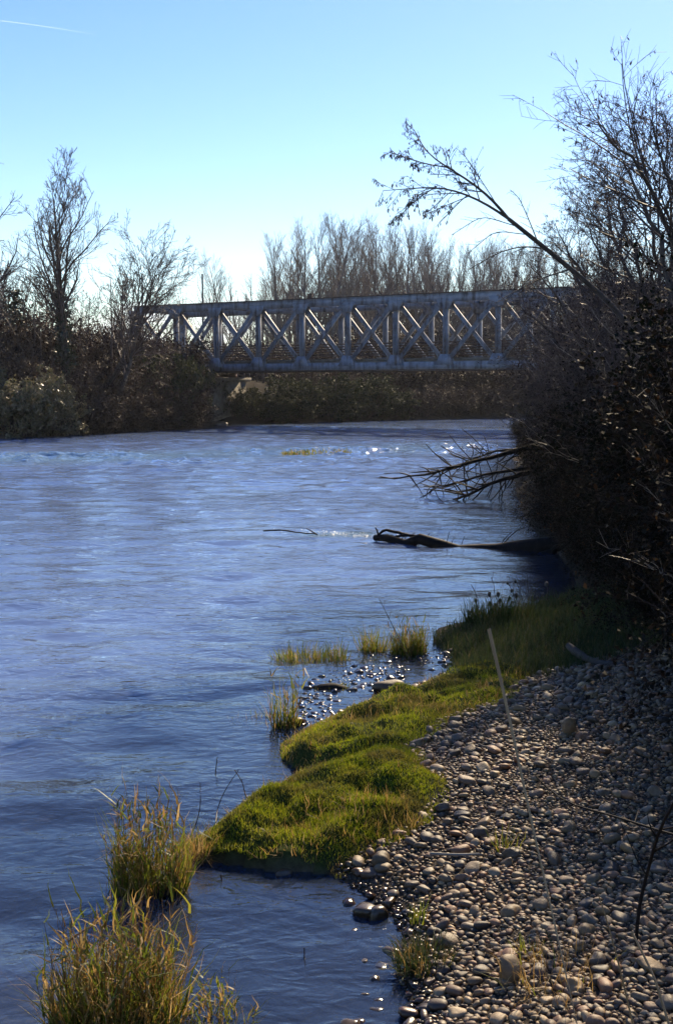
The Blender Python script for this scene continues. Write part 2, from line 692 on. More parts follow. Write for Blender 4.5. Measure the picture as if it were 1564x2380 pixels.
def paint_mat():
    m, n, l, out = newmat('bridge_paint')
    geo = n.new('ShaderNodeNewGeometry')
    nz = n.new('ShaderNodeTexNoise')
    nz.inputs['Scale'].default_value = 2.2
    nz.inputs['Detail'].default_value = 9
    nz.inputs['Roughness'].default_value = 0.68
    l.new(geo.outputs['Position'], nz.inputs['Vector'])
    mp = n.new('ShaderNodeMapping')
    mp.inputs['Scale'].default_value = (3, 3, 0.35)
    l.new(geo.outputs['Position'], mp.inputs[0])
    st = n.new('ShaderNodeTexNoise')
    st.inputs['Scale'].default_value = 1.6
    st.inputs['Detail'].default_value = 5
    l.new(mp.outputs[0], st.inputs['Vector'])
    ad = n.new('ShaderNodeMath')
    ad.operation = 'ADD'
    l.new(nz.outputs['Fac'], ad.inputs[0])
    l.new(st.outputs['Fac'], ad.inputs[1])
    r = ramp(n, [(0.42, (0.255, 0.275, 0.305)), (0.52, (0.185, 0.195, 0.215)), (0.6, (0.10, 0.092, 0.09)), (0.70, (0.055, 0.042, 0.036))])
    hv = n.new('ShaderNodeMath')
    hv.operation = 'MULTIPLY'
    hv.inputs[1].default_value = 0.5
    l.new(ad.outputs[0], hv.inputs[0])
    l.new(hv.outputs[0], r.inputs[0])
    p = n.new('ShaderNodeBsdfPrincipled')
    p.inputs['Roughness'].default_value = 0.6
    l.new(r.outputs[0], p.inputs['Base Color'])
    l.new(p.outputs[0], out.inputs[0])
    return m


M['paint'] = paint_mat()
M['rust'] = bark_mat('rust', (0.05, 0.035, 0.03), (0.13, 0.085, 0.065), scale=3, stretch=(1, 1, 1), bump=0)
M['concrete'] = bark_mat('concrete', (0.08, 0.07, 0.055), (0.2, 0.175, 0.14), scale=3, stretch=(1, 1, 1))
M['pole'] = bark_mat('pole', (0.06, 0.055, 0.05), (0.13, 0.12, 0.11), scale=3, bump=0)

# ------------------------------------------------------------------ shore lines
right_shore = [(-160, -30), (-30, -4), (-9, 0.9), (-3.0, 2.6), (-0.4, 3.3)]
for u, v in [(960, 2380), (930, 2270), (935, 2180), (905, 2125), (850, 2085), (800, 2055), (755, 2030), (640, 2028), (560, 2012),
             (450, 2000), (438, 1962), (500, 1922), (590, 1868), (650, 1825), (695, 1795), (655, 1768), (648, 1735), (700, 1695),
             (780, 1662), (860, 1632), (950, 1602), (1062, 1562), (1050, 1535), (1005, 1495), (1012, 1462), (1100, 1442),
             (1250, 1420), (1338, 1395), (1335, 1335), (1290, 1285), (1225, 1215), (1200, 1150), (1195, 1095)]:
    p = G(u, v)
    right_shore.append((p[0], p[1]))
right_shore += [(7.8, 50), (14.5, 66), (26, 82), (46, 95), (100, 104), (220, 110)]
far_shore = [(220, 124), (90, 119), (40, 113)]
for u, v in [(1180, 971), (1050, 973), (900, 976), (700, 981), (560, 985), (500, 986), (470, 990), (440, 995), (300, 1001), (190, 1008), (120, 1012), (0, 1018)]:
    p = G(u, v)
    far_shore.append((p[0], p[1]))
far_shore += [(-27, 57), (-50, 53), (-160, 48)]
right_shore, far_shore = np.array(right_shore), np.array(far_shore)
river_poly = np.concatenate([right_shore, far_shore])


def dist_chain(X, Y, chain, closed=False):
    d = np.full(X.shape, 1e9)
    n = len(chain)
    for i in range(n if closed else n - 1):
        a, b = chain[i], chain[(i + 1) % n]
        ab = b - a
        t = np.clip(((X - a[0]) * ab[0] + (Y - a[1]) * ab[1]) / (ab @ ab + 1e-12), 0, 1)
        d = np.minimum(d, np.hypot(X - a[0] - t * ab[0], Y - a[1] - t * ab[1]))
    return d


def inside(X, Y, poly):
    r = np.zeros(X.shape, bool)
    n = len(poly)
    for i in range(n):
        x1, y1 = poly[i]
        x2, y2 = poly[(i + 1) % n]
        c = ((y1 > Y) != (y2 > Y)) & (X < (x2 - x1) * (Y - y1) / ((y2 - y1) + 1e-12) + x1)
        r ^= c
    return r


def poly_px(pts, z=0.1):
    return np.array([G(u, v, z)[:2] for u, v in pts])


moss_low = poly_px([(450, 2000), (440, 1960), (500, 1922), (590, 1868), (650, 1825), (700, 1800), (800, 1790), (870, 1775), (950, 1790), (985, 1840), (1040, 1880), (965, 1940), (880, 1972), (760, 2010), (640, 2020), (560, 2008)], 0.06)
moss_high = poly_px([(655, 1768), (648, 1735), (700, 1695), (780, 1662), (860, 1632), (950, 1602), (1062, 1562), (1180, 1560), (1230, 1600), (1170, 1670), (1020, 1712), (960, 1765), (880, 1770), (800, 1785), (700, 1790)], 0.08)
dark_grass = poly_px([(1062, 1562), (1050, 1535), (1005, 1495), (1012, 1462), (1100, 1442), (1250, 1420), (1338, 1395), (1700, 1430), (1700, 1520), (1400, 1560), (1230, 1600)], 0.12)


def sd_poly(X, Y, poly):
    d = dist_chain(X, Y, poly, True)
    return np.where(inside(X, Y, poly), d, -d)


def terrain(X, Y, full=False):
    X, Y = np.asarray(X, float), np.asarray(Y, float)
    dr, df = dist_chain(X, Y, right_shore), dist_chain(X, Y, far_shore)
    ins = inside(X, Y, river_poly)
    sd = np.where(ins, -np.minimum(dr, df), np.minimum(dr, df))
    far = (df < dr)
    land = np.maximum(sd, 0)
    n1 = fbm(X * 0.9, Y * 0.9, 3) - 0.47
    n2 = fbm(X * 4.5, Y * 4.5, 5) - 0.47
    bar = 0.10 * (1 - np.exp(-land / 0.35)) + np.minimum(0.10 * land, 0.9) + 0.08 * n1 * np.minimum(land, 1) + 0.03 * n2 * np.minimum(land * 2, 1)
    thk = 0.7 * (1 - np.exp(-land / 0.9)) + np.minimum(0.22 * land, 2.0) + 0.5 * n1 * np.minimum(land / 2, 1)
    bank = 0.5 * (1 - np.exp(-land / 0.8)) + 1.5 * smooth01(1.5, 7, land) + np.minimum(0.12 * land, 1.0) + 0.7 * n1 * np.minimum(land / 3, 1)
    w = np.maximum(smooth01(11.5, 14.5, Y), smooth01(2.4, 4.2, X) * smooth01(7, 10.5, Y))
    zl = np.where(far, bank, bar * (1 - w) + thk * w)
    # mossy hummocks
    for poly, h, e in ((moss_low, 0.10, 0.16), (moss_high, 0.07, 0.2)):
        s = sd_poly(X, Y, poly)
        zl = zl + h * smooth01(-0.05, e, s) * (0.75 + 1.3 * (fbm(X * 2.2, Y * 2.2, 11) - 0.4)) + 0.22 * smooth01(0.02, 0.2, s) * (fbm(X * 4.2, Y * 4.2, 13, 3) - 0.45)
    dep = np.maximum(-sd, 0)
    shallow = -0.03 - 0.07 * dep - 0.05 * (fbm(X * 3, Y * 3, 8) - 0.3)
    deep = -0.2 - 1.3 * smooth01(1, 9, dep)
    wd = smooth01(1.0, 4.0, dep)
    zw = shallow * (1 - wd) + deep * wd
    zw = np.minimum(zw, -0.012)
    zw = np.where(far & ins, np.minimum(zw, -0.15 * dep - 0.02), zw)
    z = np.where(ins, zw, zl)
    if full:
        return z, sd, far
    return z


def tz(x, y):
    return float(terrain(np.array([x]), np.array([y]))[0])


# ------------------------------------------------------------------ ground sheet
def axis(segs):
    out = [np.array([segs[0][0]])]
    for a, b, st in segs:
        n = max(1, int(round((b - a) / st)))
        out.append(a + (b - a) * (np.arange(n) + 1) / n)
    return np.concatenate(out)


gx = axis([(-6000, -1500, 900), (-1500, -300, 200), (-300, -60, 20), (-60, -20, 2), (-20, -5, 0.7), (-5, -1.5, 0.2), (-1.5, 3.2, 0.035), (3.2, 6, 0.14), (6, 20, 0.6), (20, 60, 2.5), (60, 300, 20), (300, 1500, 200), (1500, 6000, 900)])
gy = axis([(-3000, -300, 450), (-300, -20, 25), (-20, 2, 1.2), (2, 3.2, 0.12), (3.2, 11.5, 0.04), (11.5, 16, 0.15), (16, 40, 0.6), (40, 125, 1.0), (125, 300, 15), (300, 1500, 200), (1500, 8000, 1100)])
XX, YY = np.meshgrid(gx, gy)
Z, SD, FAR = terrain(XX, YY, True)
ny, nx = XX.shape
idx = np.arange(ny * nx).reshape(ny, nx)
F = np.stack([idx[:-1, :-1], idx[:-1, 1:], idx[1:, 1:], idx[1:, :-1]], -1).reshape(-1, 4)
gme = mesh_np('ground', np.stack([XX, YY, Z], -1).reshape(-1, 3), F, True)
ml, mh, dg = sd_poly(XX, YY, moss_low), sd_poly(XX, YY, moss_high), sd_poly(XX, YY, dark_grass)
mm = np.maximum(smooth01(-0.03, 0.06, ml), smooth01(-0.03, 0.06, mh))[..., None]
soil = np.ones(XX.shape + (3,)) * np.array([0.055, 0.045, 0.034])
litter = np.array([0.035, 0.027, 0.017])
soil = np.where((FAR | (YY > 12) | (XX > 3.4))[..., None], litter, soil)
field = smooth01(8, 25, SD)[..., None]
soil = soil * (1 - field) + np.array([0.07, 0.075, 0.03]) * field
soil = soil * (1 - mm) + np.array([0.04, 0.05, 0.012]) * mm
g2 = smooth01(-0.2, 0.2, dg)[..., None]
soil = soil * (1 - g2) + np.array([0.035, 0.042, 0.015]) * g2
bed = np.array([0.10, 0.075, 0.05]) * (0.45 + 1.1 * fbm(XX * 2.5, YY * 2.5, 21))[..., None]
deepc = np.array([0.035, 0.06, 0.06])  # bed painted darker teal with depth, for light lost in the water
wdp = smooth01(0.6, 4, -SD)[..., None]
soil = np.where((SD < 0)[..., None], bed * (1 - wdp) + deepc * wdp, soil)
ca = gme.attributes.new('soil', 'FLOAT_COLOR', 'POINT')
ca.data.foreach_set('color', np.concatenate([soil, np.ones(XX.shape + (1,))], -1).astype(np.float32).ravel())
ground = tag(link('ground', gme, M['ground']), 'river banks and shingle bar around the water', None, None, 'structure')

# ------------------------------------------------------------------ river
wx = axis([(-160, -40, 8), (-40, -18, 0.8), (-18, -6, 0.12), (-6, 6, 0.08), (6, 9, 0.15), (9, 30, 0.8), (30, 220, 10)])
wy = axis([(-40, 1, 4), (1, 4, 0.3), (4, 20, 0.09), (20, 33, 0.13), (33, 58, 0.12), (58, 80, 0.25), (80, 130, 1.0)])
WX, WY = np.meshgrid(wx, wy)
wny, wnx = WX.shape
wi = np.arange(wny * wnx).reshape(wny, wnx)
WF = np.stack([wi[:-1, :-1], wi[:-1, 1:], wi[1:, 1:], wi[1:, :-1]], -1).reshape(-1, 4)
wd_r, wd_f = dist_chain(WX, WY, right_shore), dist_chain(WX, WY, far_shore)
win = inside(WX, WY, river_poly)
# keep only cells near the water
keep = (win | (np.minimum(wd_r, wd_f) < 2.0)).reshape(-1)
WF = WF[keep[WF].all(1)]
used = np.unique(WF)
remap = np.full(wny * wnx, -1)
remap[used] = np.arange(len(used))
chop = 0.55 + 0.45 * smooth01(0.3, 3.0, wd_r)
# riffles: one by the far bank on the left, one strung across the middle
rif1 = np.exp(-(((WY - (42 + 0.3 * (WX + 11))) / 5.0) ** 2)) * smooth01(-4, -8, WX) * 1.0
rif2 = np.exp(-(((WY - (47 + 0.5 * (WX + 1))) / 6.0) ** 2)) * smooth01(-8, -4, WX) * smooth01(9, 5, WX)
p0 = G(800, 1242)
rif3 = np.exp(-(((WY - p0[1]) / 0.5) ** 2 + ((WX - p0[0]) / 0.8) ** 2))
chop = chop + 1.6 * rif1 + 1.4 * rif2 + 2.5 * rif3
lee = np.exp(-(((WX - 1.6) / 1.5) ** 2 + ((WY - 14.0) / 3.2) ** 2))
chop = chop * (1 - 0.45 * lee)
# short steep wavelets of the riffles
rz = np.clip(rif1 + rif2, 0, 1)
rdg = lambda f, sd_: 1 - np.abs(2 * vnoise(WX * f, WY * f * 0.9, sd_) - 1)
WZ = rz * smooth01(0.42, 0.62, fbm(WX * 0.35, WY * 0.3, 61)) * (0.15 * rdg(2.1, 1) ** 2 + 0.10 * rdg(4.3, 5) ** 1.5 - 0.06)
WZ = WZ * smooth01(33, 35, WY) * smooth01(58, 55, WY)
RIFZ = WZ.copy()
# running waves on the open water
q = np.random.RandomState(5)
wav = np.zeros_like(WX)
for i in range(30):
    lam = 0.3 * (5.0 ** q.random())
    a = q.normal(-1.35, 0.6)
    k_ = 2 * np.pi / lam
    wav += 0.024 / k_ * np.sin(k_ * (np.cos(a) * WX + np.sin(a) * WY) + 1.3 * vnoise(WX * 0.5, WY * 0.5, i) * 4 + q.random() * 6.28)
near = np.minimum(wd_r, wd_f)
WZ = WZ + wav * smooth01(0.15, 1.6, near) * (0.5 + 1.2 * fbm(WX * 0.22, WY * 0.22, 77)) * (1 - 0.5 * lee) * (win * 1.0)
wme = mesh_np('river', np.stack([WX, WY, WZ], -1).reshape(-1, 3)[used], remap[WF], True)
turbid = 0.10 + 0.66 * smooth01(0.7, 3.2, np.minimum(wd_r, wd_f)) + 0.5 * rif1
for nm, arr in (('chop', chop), ('turbid', np.clip(turbid, 0, 0.95))):
    at = wme.attributes.new(nm, 'FLOAT', 'POINT')
    at.data.foreach_set('value', arr.reshape(-1)[used].astype(np.float32))
river = tag(link('river', wme, M['water']), 'blue rippled river flowing under the bridge', None, None, 'structure')

# ------------------------------------------------------------------ truss bridge
pa, pb = A(500, 866, 82.0), A(1200, 860, 71.0)
bd = (pb - pa)[:2]
bd = bd / np.linalg.norm(bd)
PL = 3.40                                    # panel length
ZB, ZT, BW = 3.55, 8.17, 5.0                 # bottom, top, distance between the two trusses
# start of the truss: where the end post is seen at u = 325
k = (325 - 782) / FOC
sstart = (k * pa[1] - pa[0]) / (bd[0] - k * bd[1])
b0 = pa[:2] + bd * sstart
bridge = empty('truss_bridge', (b0[0], b0[1], 0), math.atan2(bd[1], bd[0]))
tag(bridge, 'long pale blue riveted steel truss bridge with crossed diagonals spanning the river', 'bridge')
NP = 13
LEN = NP * PL


def member(name, p, q, w, d, mat=M['paint'], flange=True, parent=bridge):
    b = Boxes()
    p, q = np.asarray(p, float), np.asarray(q, float)
    if flange:
        x = (q - p) / np.linalg.norm(q - p)
        up = np.array([0, 1., 0])
        z = np.cross(x, up)
        b.bar(p, q, w - 0.025, d * 0.28)
        for s in (-1, 1):
            b.bar(p + s * z * (w - 0.02), q + s * z * (w - 0.02), 0.024, d)
    else:
        b.bar(p, q, w, d)
    return b.build(name, mat, parent)


for ti, yy in enumerate((0.0, BW)):
    inn = 1 if ti == 0 else -1
    tp = Boxes()
    tp.box((LEN / 2, yy, ZT - 0.25), (LEN / 2 + 0.2, 0.17, 0.25))
    top = tp.build('top_chord', M['paint'], bridge)
    tf = Boxes()
    tf.box((LEN / 2, yy, ZT + 0.022), (LEN / 2 + 0.26, 0.27, 0.02))
    tf.build('cover_plate', M['rust'], top)
    bt = Boxes()
    bt.box((LEN / 2, yy, ZB + 0.31), (LEN / 2 + 0.2, 0.14, 0.23))
    bc = bt.build('bottom_chord', M['paint'], bridge)
    bf = Boxes()
    bf.box((LEN / 2, yy, ZB + 0.055), (LEN / 2 + 0.2, 0.26, 0.022))
    bf.build('flange_plate', M['rust'], bc)
    for i in range(NP + 1):
        x = i * PL
        wd = 0.135 if i not in (0, NP) else 0.3
        member('post', (x, yy, ZB + 0.55), (x, yy, ZT - 0.51), wd, 0.15)
        # gusset plates at both ends of the post, proud of the chords
        for zc, sg in ((ZT - 0.52, -1), (ZB + 0.56, 1)):
            gb = Boxes()
            for off in (-0.183, 0.183):
                V = np.array([[x - 0.62, yy + off, zc - sg * 0.22], [x + 0.62, yy + off, zc - sg * 0.22], [x + 0.3, yy + off, zc + sg * 0.42], [x - 0.3, yy + off, zc + sg * 0.42]])
                V2 = V + np.array([0, 0.012 if off > 0 else -0.012, 0])
                gb.add(np.concatenate([V, V2]), np.array([[0, 1, 2, 3], [7, 6, 5, 4], [0, 4, 5, 1], [1, 5, 6, 2], [2, 6, 7, 3], [3, 7, 4, 0]]))
            gb.build('gusset_plate', M['paint'], bridge)
        if i < NP:
            # rising diagonal outside, falling diagonal inside, so the two pass each other
            member('diagonal', (x + 0.18, yy - 0.105, ZB + 0.56), (x + PL - 0.18, yy - 0.105, ZT - 0.52), 0.115, 0.07)
            member('diagonal', (x + 0.18, yy + 0.105, ZT - 0.52), (x + PL - 0.18, yy + 0.105, ZB + 0.56), 0.115, 0.07)
    for zz in (4.62, 4.95, 5.28):
        t = Tubes()
        t.add([(0, yy + inn * 0.38, zz), (LEN, yy + inn * 0.38, zz)], [0.045, 0.045], 6)
        t.build('guard_rail', M['rust'], bridge)
for i in range(NP + 1):
    x = i * PL
    member('floor_beam', (x, 0.2, ZB + 0.24), (x, BW - 0.2, ZB + 0.24), 0.2, 0.09, M['rust'], False)
    # portal strut with curved knee brackets
    V, Fq = [], []
    ys = np.linspace(0.19, BW - 0.19, 13)
    for yv in ys:
        dd = abs(yv - BW / 2) / (BW / 2)
        zb = ZT - 0.34 - 0.5 * max(0, (dd - 0.35) / 0.65) ** 2
        for xo in (-0.06, 0.06):
            V += [(x + xo, yv, zb), (x + xo, yv, ZT - 0.09)]
    for j in range(12):
        a = j * 4
        for q in ((0, 1, 5, 4), (2, 6, 7, 3), (0, 4, 6, 2), (1, 3, 7, 5)):
            Fq.append([a + t for t in q])
    link('cross_strut', mesh_np('cross_strut', np.array(V), np.array(Fq)), M['paint'], bridge)
    if i < NP:
        b = Boxes()
        b.bar((x + 0.1, 0.2, ZT - 0.14), (x + PL - 0.1, BW - 0.2, ZT - 0.14), 0.07, 0.04, (0, 0, 1))
        b.build('wind_brace', M['paint'], bridge)
        b = Boxes()
        b.bar((x + 0.1, BW - 0.2, ZT - 0.24), (x + PL - 0.1, 0.2, ZT - 0.24), 0.07, 0.04, (0, 0, 1))
        b.build('wind_brace', M['paint'], bridge)
b = Boxes()
b.box((LEN / 2, BW / 2, ZB + 0.53), (LEN / 2 + 1.0, BW / 2 - 0.2, 0.085))
b.build('deck', M['concrete'], bridge)
for yy in (0.5, BW - 0.5):
    b = Boxes()
    b.box((LEN / 2, yy, ZB + 0.70), (LEN / 2 + 1.0, 0.12, 0.08))
    b.build('kerb', M['concrete'], bridge)
for yv in (1.4, 2.5, 3.6):
    b = Boxes()
    b.box((LEN / 2, yv, ZB + 0.33), (LEN / 2, 0.09, 0.11))
    b.build('stringer', M['rust'], bridge)
b = Boxes()
b.box((14.2, 0.02, ZT + 0.17), (0.13, 0.1, 0.13))
b.box((14.2, 0.02, ZT + 0.32), (0.16, 0.13, 0.018))
b.build('lamp_box', M['rust'], bridge)


def bridge_pt(s, w, z):
    n = np.array([-bd[1], bd[0]])
    q = b0 + bd * s + n * w
    return np.array([q[0], q[1], z])


# pier and steps under the near end of the span
pr = bridge_pt(4.3, BW / 2, 0)
pier = empty('bridge_pier', (pr[0], pr[1], 0), math.atan2(bd[1], bd[0]))
tag(pier, 'squat stone pier with a flat cap under the left end of the bridge', 'pier')
rng = np.random.RandomState(4)
for r in range(6):
    for c in range(3):
        for f, (yy, sgn) in enumerate(((-2.9, -1),)):
            b = Boxes()
            b.box((-0.86 + c * 0.86 + (0.2 if r % 2 else 0) - 0.1, yy + rng.uniform(-0.02, 0.02), 0.35 + r * 0.44), (0.42, 0.2, 0.21))
            b.build('stone_block', M['concrete'], pier)
b = Boxes()
b.box((0, 0.05, 1.5), (1.2, 2.72, 1.5))
b.build('core', M['concrete'], pier)
b = Boxes()
b.box((0, -0.1, 3.13), (1.45, 3.25, 0.12))
b.build('cap', M['concrete'], pier)
b = Boxes()
b.box((0, -2.6, 3.4), (0.5, 0.3, 0.145))
b.box((0, 2.4, 3.4), (0.5, 0.3, 0.145))
b.build('bearing', M['rust'], pier)

# fence beyond the bridge, seen under its deck
fc = A(520, 900, 97)
fence = empty('metal_fence', (fc[0], fc[1], 0), 0)
tag(fence, 'rusty metal post fence seen below the bridge deck above the bushes', 'fence')
for i, u in enumerate((522, 536, 553, 568, 580, 597, 612, 622, 640)):
    p = A(u, 900, 97)
    zt = 3.85
    g0 = tz(p[0], p[1])
    b = Boxes()
    b.box((p[0] - fc[0], 0, (zt + g0 - 0.1) / 2), (0.045 if i not in (0, 6) else 0.09, 0.05, (zt - g0 + 0.1) / 2))
    b.build('fence_post', M['rust'], fence)
for zz in (3.0, 3.55):
    b = Boxes()
    b.box((2.0, 0.08, zz), (2.1, 0.025, 0.03))
    b.build('fence_rail', M['rust'], fence)

for u, lab in ((331, 'thin dark pole standing at the left end post of the bridge'), (471, 'thin dark pole rising behind the bridge, second from its end post')):
    p = A(u, 700, 94)
    o = empty('utility_pole', (p[0], p[1], tz(p[0], p[1]) - 0.2))
    t = Tubes()
    hh = 2.4 + 262 / FOC * 94 - o.location.z
    t.add([(0, 0, 0), (0, 0, hh * 0.5), (0, 0, hh)], [0.09, 0.075, 0.06], 8)
    t.build('shaft', M['pole'], o)
    t = Tubes()
    t.add([(0, 0, hh - 0.03), (0, 0, hh + 0.05)], [0.07, 0.06], 8)
    t.build('cap', M['rust'], o)
    tag(o, lab, 'pole')

# ------------------------------------------------------------------ trees
def poplar(seed, hgt=18.0, k1=26, lr=0.36, ang=26):
    """tall narrow bare tree"""
    rng = np.random.RandomState(seed)
    root = empty('poplar_tree')
    p0, r0 = grow(rng, [(0, 0, -0.4)], [(0, 0, 1)], hgt, 0.2, 12, 0.022, 0.02, 0.12)
    a1 = spawn(rng, p0, r0, k1, 0.16, 0.97, ang, 6, lr, 0.5, 0.6)
    p1, r1 = grow(rng, *a1, 6, 0.03, 0.10, 0.3)
    a2 = spawn(rng, p1, r1, 8, 0.15, 0.98, 24, 7, 0.45, 0.55, 0.5, 0.0115)
    p2, r2 = grow(rng, *a2, 4, 0.03, 0.09, 0.6)
    a3 = spawn(rng, p2, r2, 4, 0.1, 1.0, 24, 8, 0.6, 0.7, 0.4, 0.008)
    p3, r3 = grow(rng, *a3, 3, 0.03, 0.08, 0.7)
    Tubes().add(p0, r0, 7).build('trunk', M['twig_far'], root)
    Tubes().add(p1, r1, 4).add(p2, r2, 3).add(p3, r3, 3).build('crown', M['twig_far'], root)
    return root


def broad_tree(seed, hgt, rad, k1=14, ang=42, lr=0.55, name='bare_tree', lean=(0, 0, 1), wob=0.06, fine=1.0, k=(9, 6, 3), mat='twig', tb='bark', t0=0.28, trop=0.05, fall=0.68):
    rng = np.random.RandomState(seed)
    root = empty(name)
    p0, r0 = grow(rng, [(0, 0, -0.3)], [lean], hgt * 0.97, rad, 12, wob, 0.015, 0.12)
    a1 = spawn(rng, p0, r0, k1, t0, 0.97, ang, 9, lr, 0.55, fall)
    p1, r1 = grow(rng, *a1, 7, 0.11, trop, 0.25)
    a2 = spawn(rng, p1, r1, k[0], 0.15, 0.98, 38, 10, 0.45, 0.5, 0.5, 0.011 * fine)
    p2, r2 = grow(rng, *a2, 5, 0.08, trop, 0.45)
    a3 = spawn(rng, p2, r2, k[1], 0.15, 1.0, 38, 12, 0.5, 0.6, 0.4, 0.008 * fine)
    p3, r3 = grow(rng, *a3, 4, 0.07, trop, 0.6)
    Tubes().add(p0, r0, 8).build('trunk', M[tb], root)
    t = Tubes().add(p1, r1, 5).add(p2, r2, 3).add(p3, r3, 3)
    if k[2]:
        a4 = spawn(rng, p3, r3, k[2], 0.2, 1.0, 36, 12, 0.55, 0.8, 0.4, 0.006 * fine)
        p4, r4 = grow(rng, *a4, 3, 0.06, trop, 0.7)
        t.add(p4, r4, 3)
    t.build('crown', M[mat], root)
    root['_h'] = hgt
    return root, (p0, r0, p1, r1, p3)


def ivy_on(root, pts, n, zlo, zhi, rad, size=0.16, seed=0, name='ivy'):
    rng = np.random.RandomState(seed)
    p = pts[0]
    z = zlo + (zhi - zlo) * rng.random(n) ** 1.3
    x = np.interp(z, p[:, 2], p[:, 0])
    y = np.interp(z, p[:, 2], p[:, 1])
    a = rng.random(n) * 2 * np.pi
    rr = rad * (1.0 - 0.55 * (z - zlo) / (zhi - zlo)) * np.sqrt(rng.random(n)) * (0.6 + 0.9 * vnoise(z * 1.3, a * 1.2, seed))
    C = np.stack([x + rr * np.cos(a), y + rr * np.sin(a), z], 1)
    V, F = leaf_arrays(rng, C, size, 0.8)
    o = link(name, mesh_np(name, V, F), M['leaf_ivy'], root)
    return o


def put(o, x, y, dz=0.0, rz=0.0, s=1.0):
    o.location = (x, y, tz(x, y) + dz)
    o.rotation_euler = (0, 0, rz)
    o.scale = (s, s, s) if np.isscalar(s) else s
    return o


# left bank, tree by tree
p = A(155, 905, 67)
t, sk = broad_tree(11, 12.9, 0.27, k1=22, ang=27, lr=0.42, fine=1.4, k=(9, 6, 3), t0=0.33, trop=0.08, wob=0.02, fall=0.5)
ivy_on(t, sk[0], 2600, 0.3, 7.2, 0.75, 0.16, 1)
put(t, p[0], p[1])
tag(t, 'tallest bare tree on the far left bank with ivy round its lower trunk', 'tree')

p = A(222, 905, 69)
t, sk = broad_tree(23, 9.6, 0.17, k1=14, ang=34, lr=0.6, fall=0.45, lean=(0.22, 0, 1), wob=0.07, fine=1.4, k=(8, 6, 2), tb='bark', t0=0.25)
put(t, p[0], p[1])
tag(t, 'slender bare tree with crooked stem just right of the tallest tree', 'tree')
p = A(238, 905, 68)
t, sk = broad_tree(31, 9.8, 0.18, k1=15, ang=36, lr=0.62, fall=0.45, lean=(0.48, 0, 1), wob=0.05, fine=1.4, k=(8, 6, 2), tb='bark', t0=0.3)
put(t, p[0], p[1])
tag(t, 'bare tree leaning right towards the bridge end with a wide open crown', 'tree')
p = A(140, 905, 66)
t, sk = broad_tree(37, 8.6, 0.13, k1=16, ang=28, lr=0.6, lean=(-0.55, 0, 1), wob=0.05, fine=1.4, k=(8, 5, 2), t0=0.2)
put(t, p[0], p[1])
tag(t, 'bare tree leaning left, its long branches fanned out beside the tallest tree', 'tree')
p = A(-45, 905, 66)
t, sk = broad_tree(41, 12.6, 0.24, k1=16, ang=46, lr=0.5, fall=0.5, fine=1.4, k=(8, 6, 2), wob=0.05)
put(t, p[0], p[1])
tag(t, 'bare tree cut off by the left edge, only branch tips showing', 'tree')
p = A(50, 905, 68)
t, sk = broad_tree(43, 7.0, 0.16, k1=8, ang=45, lr=0.35, fine=1.3, k=(6, 4, 0), wob=0.04)
ivy_on(t, sk[0], 2200, 0.8, 6.2, 0.9, 0.17, 3)
put(t, p[0], p[1])
tag(t, 'short trunk smothered in dark ivy left of the tallest tree', 'tree')

# low bare trees behind the left bank
lowA, _ = broad_tree(51, 7.2, 0.11, k1=12, ang=40, lr=0.55, fine=1.6, k=(8, 5, 0), t0=0.12)
lowB, _ = broad_tree(53, 7.2, 0.10, k1=14, ang=32, lr=0.5, fine=1.6, k=(8, 5, 0), t0=0.08, lean=(0.1, 0, 1))
lowC, _ = broad_tree(57, 7.2, 0.12, k1=12, ang=50, lr=0.55, fine=1.6, k=(8, 5, 0), t0=0.15, lean=(-0.15, 0, 1))
low = [lowA, lowB, lowC]
rng = np.random.RandomState(9)
spots = [(10, 74, 1.0), (35, 80, 1.1), (75, 76, 0.95), (100, 86, 1.15), (130, 78, 0.9), (180, 82, 1.0), (200, 76, 0.8), (255, 84, 1.05), (280, 78, 0.85), (300, 90, 1.05),
         (330, 96, 1.15), (355, 100, 1.05), (380, 104, 1.1), (405, 108, 1.0), (265, 100, 1.2), (60, 95, 1.2), (-15, 84, 1.2), (150, 100, 1.1), (220, 104, 1.1)]
used3 = [False] * 3
for i, (u, d, s) in enumerate(spots):
    q = i % 3
    o = low[q] if not used3[q] else copy_tree(low[q])
    used3[q] = True
    p = A(u, 905, d)
    put(o, p[0], p[1], 0, rng.uniform(0, 6.28), s * (1.0, 1.0, rng.uniform(0.9, 1.1))[0])
    tag(o, 'low twiggy bare tree in the copse behind the left bank', 'tree', 'low bare trees behind the left bank')

